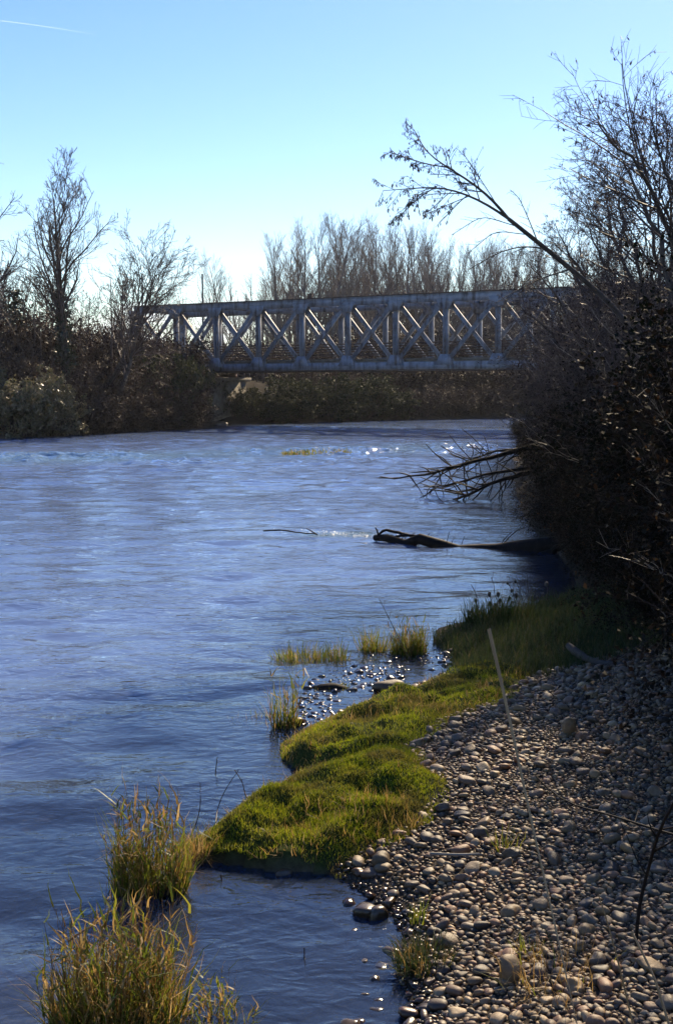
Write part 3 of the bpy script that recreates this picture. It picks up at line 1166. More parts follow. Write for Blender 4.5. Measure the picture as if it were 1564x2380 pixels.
# poplars behind the bridge
pops = [poplar(101, lr=0.42), poplar(102, k1=30, lr=0.38), poplar(103, k1=24, lr=0.48, ang=30), poplar(104, k1=28, lr=0.36, ang=24)]
used4 = [False] * 4
pl = [(525, 603, 128), (650, 562, 140), (668, 575, 150), (715, 545, 142), (735, 535, 148), (765, 528, 140), (792, 525, 150), (815, 530, 143), (838, 540, 152), (880, 542, 142), (893, 560, 155),
      (925, 548, 145), (950, 540, 150), (975, 545, 142), (998, 552, 150), (1030, 590, 140), (1052, 585, 132), (1075, 580, 140), (1098, 592, 128), (1120, 588, 138), (1145, 580, 130), (1168, 590, 126),
      (1190, 585, 135), (1212, 578, 128), (1235, 592, 122), (1258, 585, 130), (1280, 575, 124), (1305, 560, 120), (1330, 580, 126), (1360, 570, 118), (1390, 585, 124), (1420, 575, 118), (1460, 570, 122), (1500, 575, 118), (1545, 570, 120),
      (632, 572, 158), (690, 556, 160), (752, 545, 162), (780, 540, 165), (826, 545, 160), (852, 560, 164), (908, 556, 162), (938, 552, 166), (962, 552, 162), (985, 560, 158), (1018, 580, 156), (1042, 588, 150), (1064, 592, 146), (1087, 590, 150), (1109, 595, 146), (1132, 590, 148), (1156, 592, 144), (1180, 594, 142), (1202, 590, 144), (1225, 586, 140), (1248, 592, 142),
      (490, 630, 150), (585, 655, 160), (610, 650, 165), (690, 600, 170), (860, 590, 172), (905, 585, 175), (1010, 585, 165), (440, 655, 170), (560, 650, 175)]
for i, (u, v, d) in enumerate(pl):
    q = (i * 7 + i // 4) % 4
    o = pops[q] if not used4[q] else copy_tree(pops[q])
    used4[q] = True
    p = A(u, v + 14, d)
    gz = tz(p[0], p[1])
    s = (p[2] - gz) / 17.4
    wv = rng.uniform(1.0, 1.5)
    put(o, p[0], p[1], 0, rng.uniform(0, 6.28), (s * wv, s * wv, s))
    if i == 0:
        tag(o, 'lone bare poplar with a dark trunk behind the left part of the bridge', 'tree')
    elif u > 1010:
        tag(o, 'bare poplar in the lower dense stand behind the right half of the bridge', 'tree', 'poplars behind the right half of the bridge')
    elif u < 630 or d > 168:
        tag(o, 'short distant bare tree showing behind the left half of the bridge', 'tree', 'distant trees behind the bridge')
    else:
        tag(o, 'tall bare poplar in the row rising above the middle of the bridge', 'tree', 'tall poplars above the middle of the bridge')

# undergrowth trees seen through the truss
for i in range(34):
    u = 430 + i * 33 + rng.uniform(-14, 14)
    d = rng.uniform(112, 132)
    o = copy_tree(low[i % 3])
    p = A(u, 905, d)
    s = rng.uniform(0.85, 1.25) * (0.85 if u < 800 else 1.15)
    put(o, p[0], p[1], 0, rng.uniform(0, 6.28), (s, s, s))
    tag(o, 'thin bare sapling in the wood beyond the bridge', 'tree', 'bare saplings beyond the bridge')


# ------------------------------------------------------------------ bushes
def bush(seed, name, leaf, nst=14, k=(8, 6), nl=12, ls=0.03, spread=0.75, stem='twig', fill=0, height=1.0, rr=0.012, droop=None, asp=0.55):
    """many-stemmed shrub about one unit high"""
    rng = np.random.RandomState(seed)
    root = empty(name)
    a = rng.random(nst) * 6.283
    sp = spread * np.sqrt(rng.random(nst))
    D = np.stack([sp * np.cos(a), sp * np.sin(a), np.ones(nst) * 0.8], 1)
    P = np.stack([0.12 * np.cos(a), 0.12 * np.sin(a), np.full(nst, -0.08)], 1)
    p0, r0 = grow(rng, P, D, rng.uniform(0.75, 1.1, nst) * height, np.full(nst, rr), 7, 0.09, 0.0, 0.3)
    a1 = spawn(rng, p0, r0, k[0], 0.12, 0.98, 48, 14, 0.5, 0.6, 0.5)
    p1, r1 = grow(rng, *a1, 4, 0.16, 0.01, 0.4)
    a2 = spawn(rng, p1, r1, k[1], 0.1, 1.0, 45, 15, 0.5, 0.6, 0.4, rr * 0.12)
    p2, r2 = grow(rng, *a2, 3, 0.16, 0.0, 0.6)
    Tubes().add(p0, r0, 4).build('stems', M[stem], root)
    Tubes().add(p1, r1, 3).add(p2, r2, 3).build('twigs', M[stem], root)
    if nl:
        C = on_twigs(rng, p2, nl, 0.0)
        C = C + rng.normal(0, 0.012, C.shape)
        V, F = leaf_arrays(rng, C, ls, asp, droop)
        link('foliage', mesh_np('foliage', V, F), M[leaf], root)
    return root


bA = bush(201, 'shrub', 'leaf_evergreen', nst=26, k=(9, 6), nl=12, ls=0.05, spread=1.1)
bB = bush(202, 'shrub', 'leaf_evergreen', nst=24, k=(9, 6), nl=13, ls=0.05, spread=0.9)
bP = bush(203, 'shrub', 'leaf_pale', nst=26, k=(9, 6), nl=12, ls=0.05, spread=1.1)
bR = bush(204, 'shrub', 'leaf_brown', nst=26, k=(9, 7), nl=5, ls=0.04, spread=0.9)
bT = bush(205, 'shrub', 'leaf_brown', nst=24, k=(10, 8), nl=3, ls=0.035, spread=0.8, rr=0.01)
protos = {'A': bA, 'B': bB, 'P': bP, 'R': bR, 'T': bT}
pu = {k: False for k in protos}


def shore_d(u):
    return float(np.interp(u, [0, 120, 190, 300, 440, 470, 500, 560, 700, 900, 1050, 1180, 1300], [59.5, 62.8, 65.2, 70, 74.7, 79, 83, 84, 88.4, 94.6, 98.8, 101.8, 103]))


def place_bush(kind, u, v, d, hgt, wid, lab, grp=None, rz=None):
    d = shore_d(u) + d
    o = protos[kind] if not pu[kind] else copy_tree(protos[kind])
    pu[kind] = True
    p = A(u, v, d)
    s = hgt / 0.95
    put(o, p[0], p[1], -0.05, rng.uniform(0, 6.28) if rz is None else rz, (s * wid, s * wid, s))
    if 'group' in o.keys():
        del o['group']
    tag(o, lab, 'bush', grp)
    return o


place_bush('P', 22, 0, 1.6, 3.2, 0.9, 'pale leafy bush overhanging the water at the left edge')
place_bush('P', 92, 0, 1.3, 2.4, 0.85, 'smaller pale leafy bush on the left bank, next to the larger one')
place_bush('R', 150, 0, 1.2, 2.2, 1.0, 'brown bramble bush at the foot of the tallest tree')
place_bush('A', 330, 0, 3.0, 4.6, 0.7, 'dark evergreen bush below the left end of the bridge')
place_bush('A', 390, 0, 2.2, 4.2, 0.6, 'dark evergreen bush beside the pier, hiding the bridge end')
g = 'tangled bare shrubs along the left bank'
lb = 'tangled brown shrub in the front row on the left bank, overhanging the water'
for u, d, h, w, kd in [(185, 1, 2.3, 1.0, 'R'), (215, 1.2, 2.4, 1.0, 'R'), (245, 1, 2.4, 1, 'R'), (275, 1, 2.5, 1.0, 'R'), (305, 1, 2.5, 1, 'R'), (335, 1, 2.5, 1.0, 'R'), (365, 1, 2.6, 1, 'R'), (395, 1, 2.6, 1, 'R'), (420, 1, 2.6, 0.8, 'R'), (440, 1.2, 1.7, 0.8, 'R'),
                       (120, 4, 3.4, 0.9, 'T'), (160, 4, 3.4, 0.9, 'T'), (200, 4, 3.6, 0.9, 'T'), (235, 4, 3.8, 0.9, 'T'), (270, 4, 3.8, 0.9, 'T'), (305, 4, 4.0, 0.8, 'T'), (405, 4, 3.6, 0.6, 'T'), (428, 4.5, 3.0, 0.6, 'T'), (60, 4, 3.6, 0.9, 'T'), (10, 5, 3.8, 0.9, 'T'),
                       (90, 8, 4.4, 0.9, 'R'), (140, 8, 4.4, 0.9, 'R'), (190, 8, 4.4, 0.9, 'R'), (240, 8, 4.6, 0.9, 'R'), (290, 8, 4.6, 0.9, 'R'), (335, 8, 4.6, 0.9, 'R'), (375, 8, 4.6, 0.8, 'R'), (30, 9, 4.6, 0.9, 'R'), (-15, 9, 4.6, 0.9, 'R')]:
    place_bush(kd, u, 0, d, h, w, *((lb, g) if d < 3 else ('tall twiggy shrub of the second row on the left bank', 'second row shrubs on the left bank') if d < 7 else ('tall brown shrub at the top of the left bank under the trees', 'shrubs at the top of the left bank')))
place_bush('B', 525, 0, 2.2, 2.0, 0.75, 'small rounded sunlit bush right of the bridge pier')
place_bush('A', 605, 0, 1.5, 2.0, 1.2, 'evergreen bush at the left end of the hedge under the bridge')
place_bush('B', 675, 0, 1.5, 2.9, 1.1, 'dense evergreen bush in the hedge under the bridge, second from its left end')
place_bush('A', 760, 0, 1.5, 3.3, 1.1, 'tallest evergreen bush in the middle of the hedge under the bridge')
place_bush('B', 845, 0, 1.5, 3.0, 1.1, 'evergreen bush in the hedge under the bridge, second from its right end')
place_bush('A', 910, 0, 1.5, 2.2, 1.0, 'low evergreen bush at the right end of the hedge under the bridge')
place_bush('R', 985, 0, 1.5, 2.5, 1.1, 'brown leafy bush just right of the evergreen hedge by the far water')
place_bush('R', 1060, 0, 1.5, 2.4, 1.1, 'brown leafy bush on the far bank under the right half of the bridge')
place_bush('R', 1135, 0, 1.5, 2.6, 1.1, 'brown leafy bush on the far bank where the thicket hides the bridge')
g = 'reddish brown bushes on the far bank'
lb = 'reddish brown bush behind the hedge on the far bank under the bridge'
for u, d, h in [(700, 9, 2.0), (780, 9, 2.2), (850, 9, 2.4), (910, 8, 2.6), (960, 7, 2.8), (1010, 7, 2.8), (1080, 7, 3.0), (1130, 7, 3.0), (1190, 5, 3.2), (1240, 5, 3.2)]:
    place_bush('R', u, 0, d, h, 1.3, lb, g)
g = 'brown bushes of the wood edge beyond the bridge'
lb = 'brown scrub bush at the wood edge seen through the bridge'
for u in range(430, 1330, 30):
    place_bush('T' if (u // 30) % 2 else 'R', u + rng.uniform(-10, 10), 0, 22 + rng.uniform(0, 8), 3.2 + 1.8 * smooth01(600, 1000, u) + rng.uniform(-0.4, 0.8), 1.3, lb, g)
# grass patch and flat stone below the pier
# ------------------------------------------------------------------ right bank thicket
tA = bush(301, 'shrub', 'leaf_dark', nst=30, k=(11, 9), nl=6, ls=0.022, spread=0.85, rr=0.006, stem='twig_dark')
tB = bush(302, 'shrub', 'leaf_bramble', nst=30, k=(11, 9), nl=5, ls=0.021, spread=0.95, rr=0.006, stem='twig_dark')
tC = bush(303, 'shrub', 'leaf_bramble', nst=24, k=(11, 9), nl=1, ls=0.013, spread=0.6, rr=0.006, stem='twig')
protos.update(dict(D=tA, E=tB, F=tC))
pu.update(dict(D=False, E=False, F=False))
g = 'dark shrubs of the thicket on the right bank'
lb = 'dark leafy shrub in the dense shaded thicket on the right bank'
thick = [(3.5, 12.4, 1.3, 'D'), (4.3, 12.0, 1.7, 'E'), (4.0, 13.9, 1.6, 'E'), (5.0, 13.6, 1.9, 'D'), (4.3, 15.6, 1.6, 'D'), (5.4, 15.4, 2.0, 'E'), (4.45, 17.4, 1.7, 'E'), (5.6, 17.6, 2.0, 'D'),
         (4.6, 19.4, 1.7, 'D'), (5.9, 19.8, 2.1, 'E'), (4.75, 21.6, 1.8, 'E'), (6.1, 22.0, 2.2, 'D'), (4.95, 24.0, 1.8, 'D'), (6.4, 24.6, 2.3, 'E'), (5.9, 26.6, 1.9, 'E'), (6.9, 27.2, 2.3, 'D'),
         (6.5, 29.4, 1.9, 'D'), (7.0, 32.4, 2.0, 'E'), (7.6, 31.0, 2.4, 'E'), (7.6, 35.6, 2.0, 'D'), (8.4, 35.5, 2.5, 'E'), (8.5, 39.4, 2.1, 'E'), (9.3, 40, 2.5, 'D'), (9.4, 43.6, 2.2, 'D'), (10.6, 48, 2.3, 'E'), (12.4, 53, 2.4, 'D'),
         (13.4, 58, 2.5, 'E'), (16, 63.5, 2.6, 'D'), (7.3, 17.2, 2.5, 'D'), (7.6, 21, 2.5, 'E'), (6.6, 13.4, 2.4, 'E'), (3.3, 10.8, 0.8, 'D'), (3.7, 9.6, 0.8, 'E'),
         (3.25, 13.2, 0.8, 'E'), (3.3, 12.6, 0.8, 'D'), (3.35, 13.9, 0.9, 'D'), (3.5, 15.4, 0.95, 'E'), (3.65, 17.0, 1.0, 'D'), (3.75, 18.7, 1.1, 'E'), (3.95, 20.5, 1.1, 'D'), (3.5, 14.6, 1.0, 'D'), (3.75, 16.2, 1.0, 'E'), (3.95, 17.8, 1.1, 'D'), (4.15, 19.6, 1.1, 'E'), (4.35, 21.5, 1.2, 'D'), (4.7, 23.6, 1.2, 'E'), (5.1, 25.8, 1.2, 'D'), (5.5, 28.2, 1.3, 'E'), (6.0, 31, 1.3, 'D'), (6.6, 34.2, 1.4, 'E'), (7.4, 38.5, 1.5, 'D'), (8.3, 43.5, 1.6, 'E'),
         (3.35, 11.5, 1.1, 'D'), (2.95, 10.2, 0.8, 'E'), (3.15, 9.4, 0.95, 'D'), (3.6, 10.4, 1.5, 'E'), (4.0, 11.6, 1.8, 'D'), (3.75, 8.6, 1.4, 'E'), (3.95, 7.9, 1.9, 'D'), (3.95, 9.0, 2.2, 'E'), (3.45, 6.9, 1.7, 'E'), (3.2, 6.0, 1.3, 'D'), (4.4, 10.0, 2.1, 'D'), (5.6, 33.5, 1.2, 'D'), (5.2, 31.0, 1.1, 'E'), (6.0, 36.2, 1.3, 'D'), (3.4, 16.6, 0.75, 'D'), (3.3, 15.2, 0.7, 'E'), (3.1, 14.2, 0.65, 'D'), (3.5, 18.4, 0.8, 'E')]
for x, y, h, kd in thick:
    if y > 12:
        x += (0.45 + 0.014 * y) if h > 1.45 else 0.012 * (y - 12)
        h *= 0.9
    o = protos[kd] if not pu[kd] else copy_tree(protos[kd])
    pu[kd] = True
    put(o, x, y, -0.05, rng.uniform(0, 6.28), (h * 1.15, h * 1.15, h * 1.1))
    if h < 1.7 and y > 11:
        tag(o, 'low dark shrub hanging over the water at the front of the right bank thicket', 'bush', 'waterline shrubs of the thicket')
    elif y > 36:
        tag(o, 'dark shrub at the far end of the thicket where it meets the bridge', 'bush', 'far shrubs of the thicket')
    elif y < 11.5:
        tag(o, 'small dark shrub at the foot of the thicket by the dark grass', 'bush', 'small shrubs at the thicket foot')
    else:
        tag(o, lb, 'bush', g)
g = 'twiggy shrubs standing above the thicket'
lb = 'thin twiggy shrub rising out of the thicket on the right bank'
for x, y, h in [(5.0, 17.5, 3.2), (5.7, 20.5, 3.4), (6.0, 24, 3.4), (6.6, 29, 3.4), (7.4, 34, 3.6), (5.4, 14.5, 3.2), (8.8, 41, 3.8), (6.6, 19, 3.7), (7.4, 25, 3.8), (10.8, 50, 4), (14, 58, 4.2), (5.6, 22.5, 3.2), (6.0, 26.5, 4.0), (6.6, 30, 4.2), (6.2, 16, 3.6), (7.4, 34, 4.4), (8.3, 38, 4.6), (9.4, 44, 4.8), (10.8, 48, 5), (5.2, 19.5, 3.2), (5.5, 24.5, 3.8), (7.0, 27.5, 4.4), (7.8, 31.5, 4.6), (6.2, 21, 4.0), (4.5, 10.6, 3.4), (4.15, 9.6, 3.0), (4.2, 8.5, 2.8), (4.7, 9.4, 3.4), (3.8, 7.4, 2.2)]:
    o = protos['F'] if not pu['F'] else copy_tree(protos['F'])
    pu['F'] = True
    put(o, x, y, -0.05, rng.uniform(0, 6.28), (h * (0.8 if y > 11 else 0.5), h * (0.8 if y > 11 else 0.5), h))
    tag(o, lb, 'bush', g)

# tall many-stemmed tree at the right edge
def multi_tree(seed, name, stems, k=(9, 7, 5), n_leaf=2, rt=0.045, leafsize=0.05):
    rg = np.random.RandomState(seed)
    root = empty(name)
    base = stems[0][0]
    T0 = Tubes()
    allp1, crown = [], Tubes()
    tips = []
    for s in stems:
        P = np.asarray(s, float) - base
        n = 14
        tt = np.linspace(0, len(P) - 1, n)
        Q = np.stack([np.interp(tt, np.arange(len(P)), P[:, c]) for c in range(3)], 1)
        Q[1:-1] = 0.25 * Q[:-2] + 0.5 * Q[1:-1] + 0.25 * Q[2:]
        Q[1:-1] += rg.normal(0, 0.02, (n - 2, 3))
        r = np.linspace(rt, 0.006, n)
        T0.add(Q, r, 6)
        a1 = spawn(rg, Q[None], r[None], k[0], 0.22, 0.99, 40, 10, 0.30, 0.5, 0.6, 0.005)
        p1, r1 = grow(rg, *a1, 6, 0.09, 0.03, 0.35)
        a2 = spawn(rg, p1, r1, k[1], 0.15, 1.0, 42, 12, 0.42, 0.6, 0.4, 0.0034)
        p2, r2 = grow(rg, *a2, 4, 0.12, 0.02, 0.6)
        a3 = spawn(rg, p2, r2, k[2], 0.2, 1.0, 40, 14, 0.5, 0.7, 0.3, 0.0024)
        p3, r3 = grow(rg, *a3, 3, 0.12, 0.0, 0.7)
        crown.add(p1, r1, 4).add(p2, r2, 3).add(p3, r3, 3)
        tips.append(p3)
    T0.build('trunk', M['bark'], root)
    crown.build('crown', M['twig'], root)
    tips = np.concatenate(tips)
    sel = tips[rg.random(len(tips)) < 0.22]
    C = on_twigs(rg, sel, n_leaf, 0.3)
    V, F = leaf_arrays(rg, C, leafsize, 0.3, 1.6)
    link('dry_leaves', mesh_np('dry_leaves', V, F), M['catkin'], root)
    root.location = base
    return root


D0 = 15.0
b_ = A(1610, 960, D0 + 0.5)
b_[2] = tz(b_[0], b_[1]) - 0.1
t = multi_tree(401, 'willow_tree', [
    [b_, A(1585, 620, 15.3), A(1540, 500, 15.0), A(1490, 400, 14.6), A(1435, 330, 14.3), A(1370, 285, 14.0)],
    [b_, A(1590, 600, 15.6), A(1560, 420, 15.6), A(1530, 370, 15.4), A(1508, 265, 15.2)],
    [b_, A(1620, 560, 15.8), A(1600, 460, 16), A(1580, 350, 16)],
    [b_, A(1570, 640, 15.5), A(1500, 480, 15.6), A(1455, 400, 15.8), A(1450, 345, 15.9)],
], k=(15, 9, 5))
tag(t, 'tall many stemmed bare willow rising along the right edge', 'tree')
b_ = A(1540, 930, 18.5)
b_[2] = tz(b_[0], b_[1]) - 0.1
t = multi_tree(403, 'willow_tree', [
    [b_, A(1530, 640, 18.5), A(1510, 480, 18.5), A(1500, 360, 18.5)],
    [b_, A(1500, 660, 18.3), A(1450, 520, 18.1), A(1430, 410, 18.0)],
    [b_, A(1480, 680, 18.6), A(1420, 540, 18.8), A(1405, 440, 19)],
    [b_, A(1560, 640, 18.6), A(1560, 500, 18.8), A(1550, 350, 19)],
], k=(16, 9, 6))
tag(t, 'densely twigged bare shrub tree behind the tall willow', 'tree')
b_ = A(1480, 900, 22)
b_[2] = tz(b_[0], b_[1]) - 0.1
t = multi_tree(405, 'willow_tree', [
    [b_, A(1440, 700, 22), A(1390, 590, 22), A(1350, 480, 22)],
    [b_, A(1460, 700, 22), A(1440, 560, 22), A(1420, 480, 22)],
    [b_, A(1400, 720, 22), A(1330, 600, 22), A(1290, 520, 22)],
], k=(14, 9, 6))
tag(t, 'open bare shrub with long thin shoots crossing the leaning trunk', 'tree')
b_ = A(1400, 900, 27)
b_[2] = tz(b_[0], b_[1]) - 0.1
t = multi_tree(407, 'willow_tree', [
    [b_, A(1370, 720, 27), A(1330, 620, 27), A(1310, 560, 27)],
    [b_, A(1330, 740, 27), A(1270, 660, 27), A(1235, 620, 27)],
    [b_, A(1300, 790, 27), A(1230, 730, 27), A(1190, 700, 27)],
    [b_, A(1420, 720, 27), A(1410, 600, 27)],
], k=(14, 9, 6))
tag(t, 'low bare shrub whose twigs veil the right end of the bridge', 'tree')

# ------------------------------------------------------------------ leaning tree
rg = np.random.RandomState(77)
b_ = A(1580, 1040, 17.4)
b_[2] = tz(b_[0], b_[1]) - 0.1
lean = empty('leaning_tree', b_)
tag(lean, 'slender tree leaning far out over the water with dry leaves at its tip', 'tree')


def path(pts, n, base):
    P = np.asarray(pts, float) - base
    L = np.concatenate([[0], np.cumsum(np.linalg.norm(np.diff(P, axis=0), axis=1))])
    s = np.linspace(0, L[-1], n)
    Q = np.stack([np.interp(s, L, P[:, c]) for c in range(3)], 1)
    for _ in range(2):
        Q[1:-1] = 0.25 * Q[:-2] + 0.5 * Q[1:-1] + 0.25 * Q[2:]
    return Q


fork = A(1182, 508, 16.4)
main = path([b_, A(1500, 820, 17.2), A(1430, 712, 17.0), A(1345, 640, 16.8), A(1270, 578, 16.6), fork], 18, b_)
Tubes().add(main, np.linspace(0.056, 0.028, 18), 8).build('trunk', M['bark'], lean)
limbs = [
    ([fork, A(1150, 468, 16.3), A(1100, 425, 16.2), A(1040, 388, 16.1), A(985, 352, 16.0), A(962, 300, 15.9)], 0.027, 17),
    ([fork, A(1135, 475, 16.3), A(1070, 444, 16.2), A(1010, 432, 16.1), A(950, 438, 16.0), A(890, 442, 15.9)], 0.024, 17),
    ([A(1040, 388, 16.1), A(990, 380, 16.0), A(940, 365, 15.9), A(905, 352, 15.8)], 0.012, 12),
    ([A(1015, 432, 16.1), A(970, 460, 16.0), A(930, 500, 15.9), A(918, 512, 15.8)], 0.011, 12),
    ([A(1150, 468, 16.3), A(1110, 405, 16.3), A(1085, 370, 16.3), A(1075, 350, 16.3)], 0.008, 8),
    ([A(1090, 455, 16.2), A(1040, 475, 16.1), A(985, 500, 16.0)], 0.009, 9),
]
twig = Tubes()
tipl = []
for pts, r, kk in limbs:
    Q = path(pts, 12, b_)
    r *= 0.8
    rr = np.linspace(r, 0.004, 12)
    Tubes().add(Q, rr, 6).build('limb', M['bark'], lean)
    a1 = spawn(rg, Q[None], rr[None], kk, 0.25, 1.0, 34, 10, 0.24, 0.6, 0.5, 0.0042)
    p1, r1 = grow(rg, *a1, 5, 0.1, 0.0, 0.5)
    a2 = spawn(rg, p1, r1, 5, 0.2, 1.0, 36, 12, 0.55, 0.7, 0.3, 0.003)
    p2, r2 = grow(rg, *a2, 4, 0.12, -0.03, 0.6)
    twig.add(p1, r1, 3).add(p2, r2, 3)
    tipl += [p2]
for pts, r in [([A(1270, 578, 16.6), A(1215, 570, 16.4), A(1160, 585, 16.2), A(1090, 625, 16.0)], 0.012), ([A(1325, 625, 16.7), A(1260, 645, 16.5), A(1190, 680, 16.3), A(1150, 705, 16.1)], 0.012),
               ([A(1250, 562, 16.5), A(1225, 500, 16.4), A(1205, 455, 16.4), A(1185, 440, 16.3)], 0.009), ([A(1200, 525, 16.4), A(1120, 500, 16.3), A(1050, 545, 16.2)], 0.007), ([A(1230, 545, 16.5), A(1150, 535, 16.3), A(1085, 590, 16.2)], 0.007)]:
    Q = path(pts, 12, b_)
    rr = np.linspace(r, 0.004, 12)
    Tubes().add(Q, rr, 5).build('limb', M['bark'], lean)
    a1 = spawn(rg, Q[None], rr[None], 12, 0.2, 1.0, 38, 10, 0.22, 0.6, 0.4, 0.0035)
    p1, r1 = grow(rg, *a1, 4, 0.12, -0.03, 0.5)
    for pp, rr_ in zip(p1, r1):
        Tubes().add(pp, rr_, 3).build('twig', M['twig'], lean)
twig.build('twigs', M['twig'], lean)
for i, tp in enumerate(tipl):
    C = on_twigs(rg, tp, 3 if i != 4 else 1, 0.2)
    C = C[rg.random(len(C)) < smooth01(2.2, 0.0, C[:, 0] + b_[0] - 0.6) * 0.95 + 0.05]
    V, F = leaf_arrays(rg, C, 0.05, 0.3, 2.4)
    link('dry_leaves', mesh_np('dry_leaves', V, F), M['catkin'], lean)

# pale arching shoots of bramble hanging out of the thicket
rg = np.random.RandomState(91)


def bramble(name, lab, shoots, r=0.006, twigs=True):
    base = np.asarray(shoots[0][0], float)
    root = empty(name, base)
    tag(root, lab, 'bramble')
    for sh in shoots:
        Q = path(sh, 10, base)
        Q[1:-1] += rg.normal(0, 0.012, (8, 3))
        Tubes().add(Q, np.linspace(r, r * 0.4, 10), 5).build('shoot', M['stem_glossy'], root)
        if twigs:
            a1 = spawn(rg, Q[None], np.linspace(r, r * 0.4, 10)[None], 6, 0.3, 1, 28, 8, 0.25, 0.5, 0.4, 0.002)
            p1, r1 = grow(rg, *a1, 4, 0.08, -0.02, 0.5)
            for pp, rr in zip(p1, r1):
                Tubes().add(pp, rr, 4).build('side_shoot', M['stem_glossy'], root)
    return root


bramble('bramble_shoots', 'pale arching bramble shoots above the dead branches at the thicket edge', [
    [A(1345, 1070, 17), A(1290, 1045, 16.8), A(1240, 1005, 16.6), A(1195, 955, 16.5)],
    [A(1345, 1075, 17), A(1300, 1060, 16.8), A(1260, 1040, 16.6), A(1220, 1010, 16.5)],
    [A(1330, 1060, 17), A(1300, 1030, 16.8), A(1275, 1010, 16.7)]])
bramble('bramble_shoots', 'pale bramble shoots slanting across the upper thicket below the leaning trunk', [
    [A(1400, 860, 15.5), A(1360, 820, 15.4), A(1320, 760, 15.3), A(1290, 700, 15.2)],
    [A(1430, 870, 15.5), A(1380, 800, 15.4), A(1340, 730, 15.3)],
    [A(1410, 870, 15.5), A(1370, 855, 15.4), A(1330, 830, 15.4), A(1270, 780, 15.4)],
    [A(1500, 850, 15.0), A(1455, 800, 15.0), A(1400, 755, 15.0), A(1360, 700, 15)]])
bramble('bramble_shoots', 'pale bramble shoots hanging at the right edge above the fallen log', [
    [A(1620, 1180, 9.0), A(1555, 1130, 8.9), A(1510, 1090, 8.8), A(1470, 1060, 8.8)],
    [A(1640, 1100, 9.0), A(1560, 1000, 8.9), A(1520, 940, 8.9), A(1490, 900, 8.9)],
    [A(1640, 1280, 8.5), A(1560, 1200, 8.5), A(1500, 1130, 8.5)]])
bramble('bramble_shoots', 'long thin pale shoots crossing the black thicket beside the dark grass', [
    [A(1640, 1390, 7.6), A(1560, 1340, 7.6), A(1500, 1310, 7.6), A(1430, 1275, 7.6), A(1385, 1258, 7.6)],
    [A(1640, 1400, 7.6), A(1570, 1370, 7.6), A(1530, 1320, 7.6), A(1490, 1290, 7.6)],
    [A(1640, 1290, 7.4), A(1570, 1225, 7.4), A(1530, 1170, 7.4)],
    [A(1640, 1500, 7.0), A(1580, 1450, 7.0), A(1540, 1420, 7.0)]], 0.004)

# ------------------------------------------------------------------ dead wood in the water
rg = np.random.RandomState(55)


def wood(name, lab, cat, parts, base, mat='wet_wood'):
    root = empty(name, base)
    tag(root, lab, cat)
    for nm, pts, r0, r1, sides in parts:
        n = 14 if sides > 5 else 9
        Q = path(pts, n, base)
        rr = np.linspace(r0, r1, n) * (1 + rg.normal(0, 0.06, n))
        Q[1:-1] += rg.normal(0, r0 * 0.14, (n - 2, 3))
        Tubes().add(Q, rr, sides).build(nm, M[mat], root)
    return root


lb_ = G(1290, 1292, 0)
gl_ = lambda u, v, z: G(u, v, z)
parts = [('trunk', [A(1430, 1235, 17.4), A(1345, 1262, 17.6), A(1290, 1277, 17.8), A(1215, 1284, 18.0), A(1110, 1279, 18.2), A(1000, 1270, 18.4), A(960, 1262, 18.5), A(905, 1252, 18.8), A(872, 1250, 19.0)], 0.2, 0.05, 10),
         ('root_flare', [A(1330, 1262, 17.5), A(1290, 1281, 17.6), A(1250, 1290, 17.7)], 0.08, 0.03, 8),
         ('branch', [A(874, 1256, 18.9), A(880, 1240, 18.9), A(892, 1228, 18.9), A(930, 1240, 18.8), A(985, 1252, 18.7)], 0.02, 0.03, 6),
         ('branch', [A(880, 1256, 18.9), A(878, 1235, 18.9), A(872, 1226, 18.9)], 0.022, 0.01, 5),
         ('branch', [A(905, 1252, 18.8), A(930, 1245, 18.8), A(965, 1244, 18.7), A(975, 1250, 18.7)], 0.02, 0.02, 6),
         ('branch', [A(985, 1264, 18.5), A(1010, 1258, 18.5), A(1032, 1254, 18.5)], 0.018, 0.008, 5),
         ('branch', [A(965, 1260, 18.5), A(990, 1250, 18.5), A(998, 1240, 18.5)], 0.012, 0.006, 5),
         ('branch', [A(1160, 1280, 18.1), A(1180, 1250, 18.1), A(1205, 1228, 18.1), A(1235, 1222, 18.1)], 0.010, 0.005, 5),
         ('branch', [A(1155, 1280, 18.1), A(1170, 1255, 18.1), A(1190, 1235, 18.1)], 0.009, 0.004, 5)]
for u, v in ((1055, 1250), (1080, 1245), (1100, 1262), (1130, 1268), (1045, 1235), (940, 1235)):
    parts.append(('shoot', [A(u - 10, 1276 if u > 1000 else 1256, 18.3), A(u - 6, (v + 1276) / 2, 18.3), A(u, v, 18.3)], 0.006, 0.003, 4))
for i in range(14):
    u = rg.uniform(880, 1000)
    parts.append(('shoot', [A(u, 1258, 18.8), A(u + rg.uniform(-12, 12), 1250, 18.8), A(u + rg.uniform(-30, 30), rg.uniform(1238, 1254), 18.8)], 0.009, 0.004, 4))
wood('fallen_log', 'black waterlogged fallen log reaching from the right bank into the river', 'log', parts, lb_)

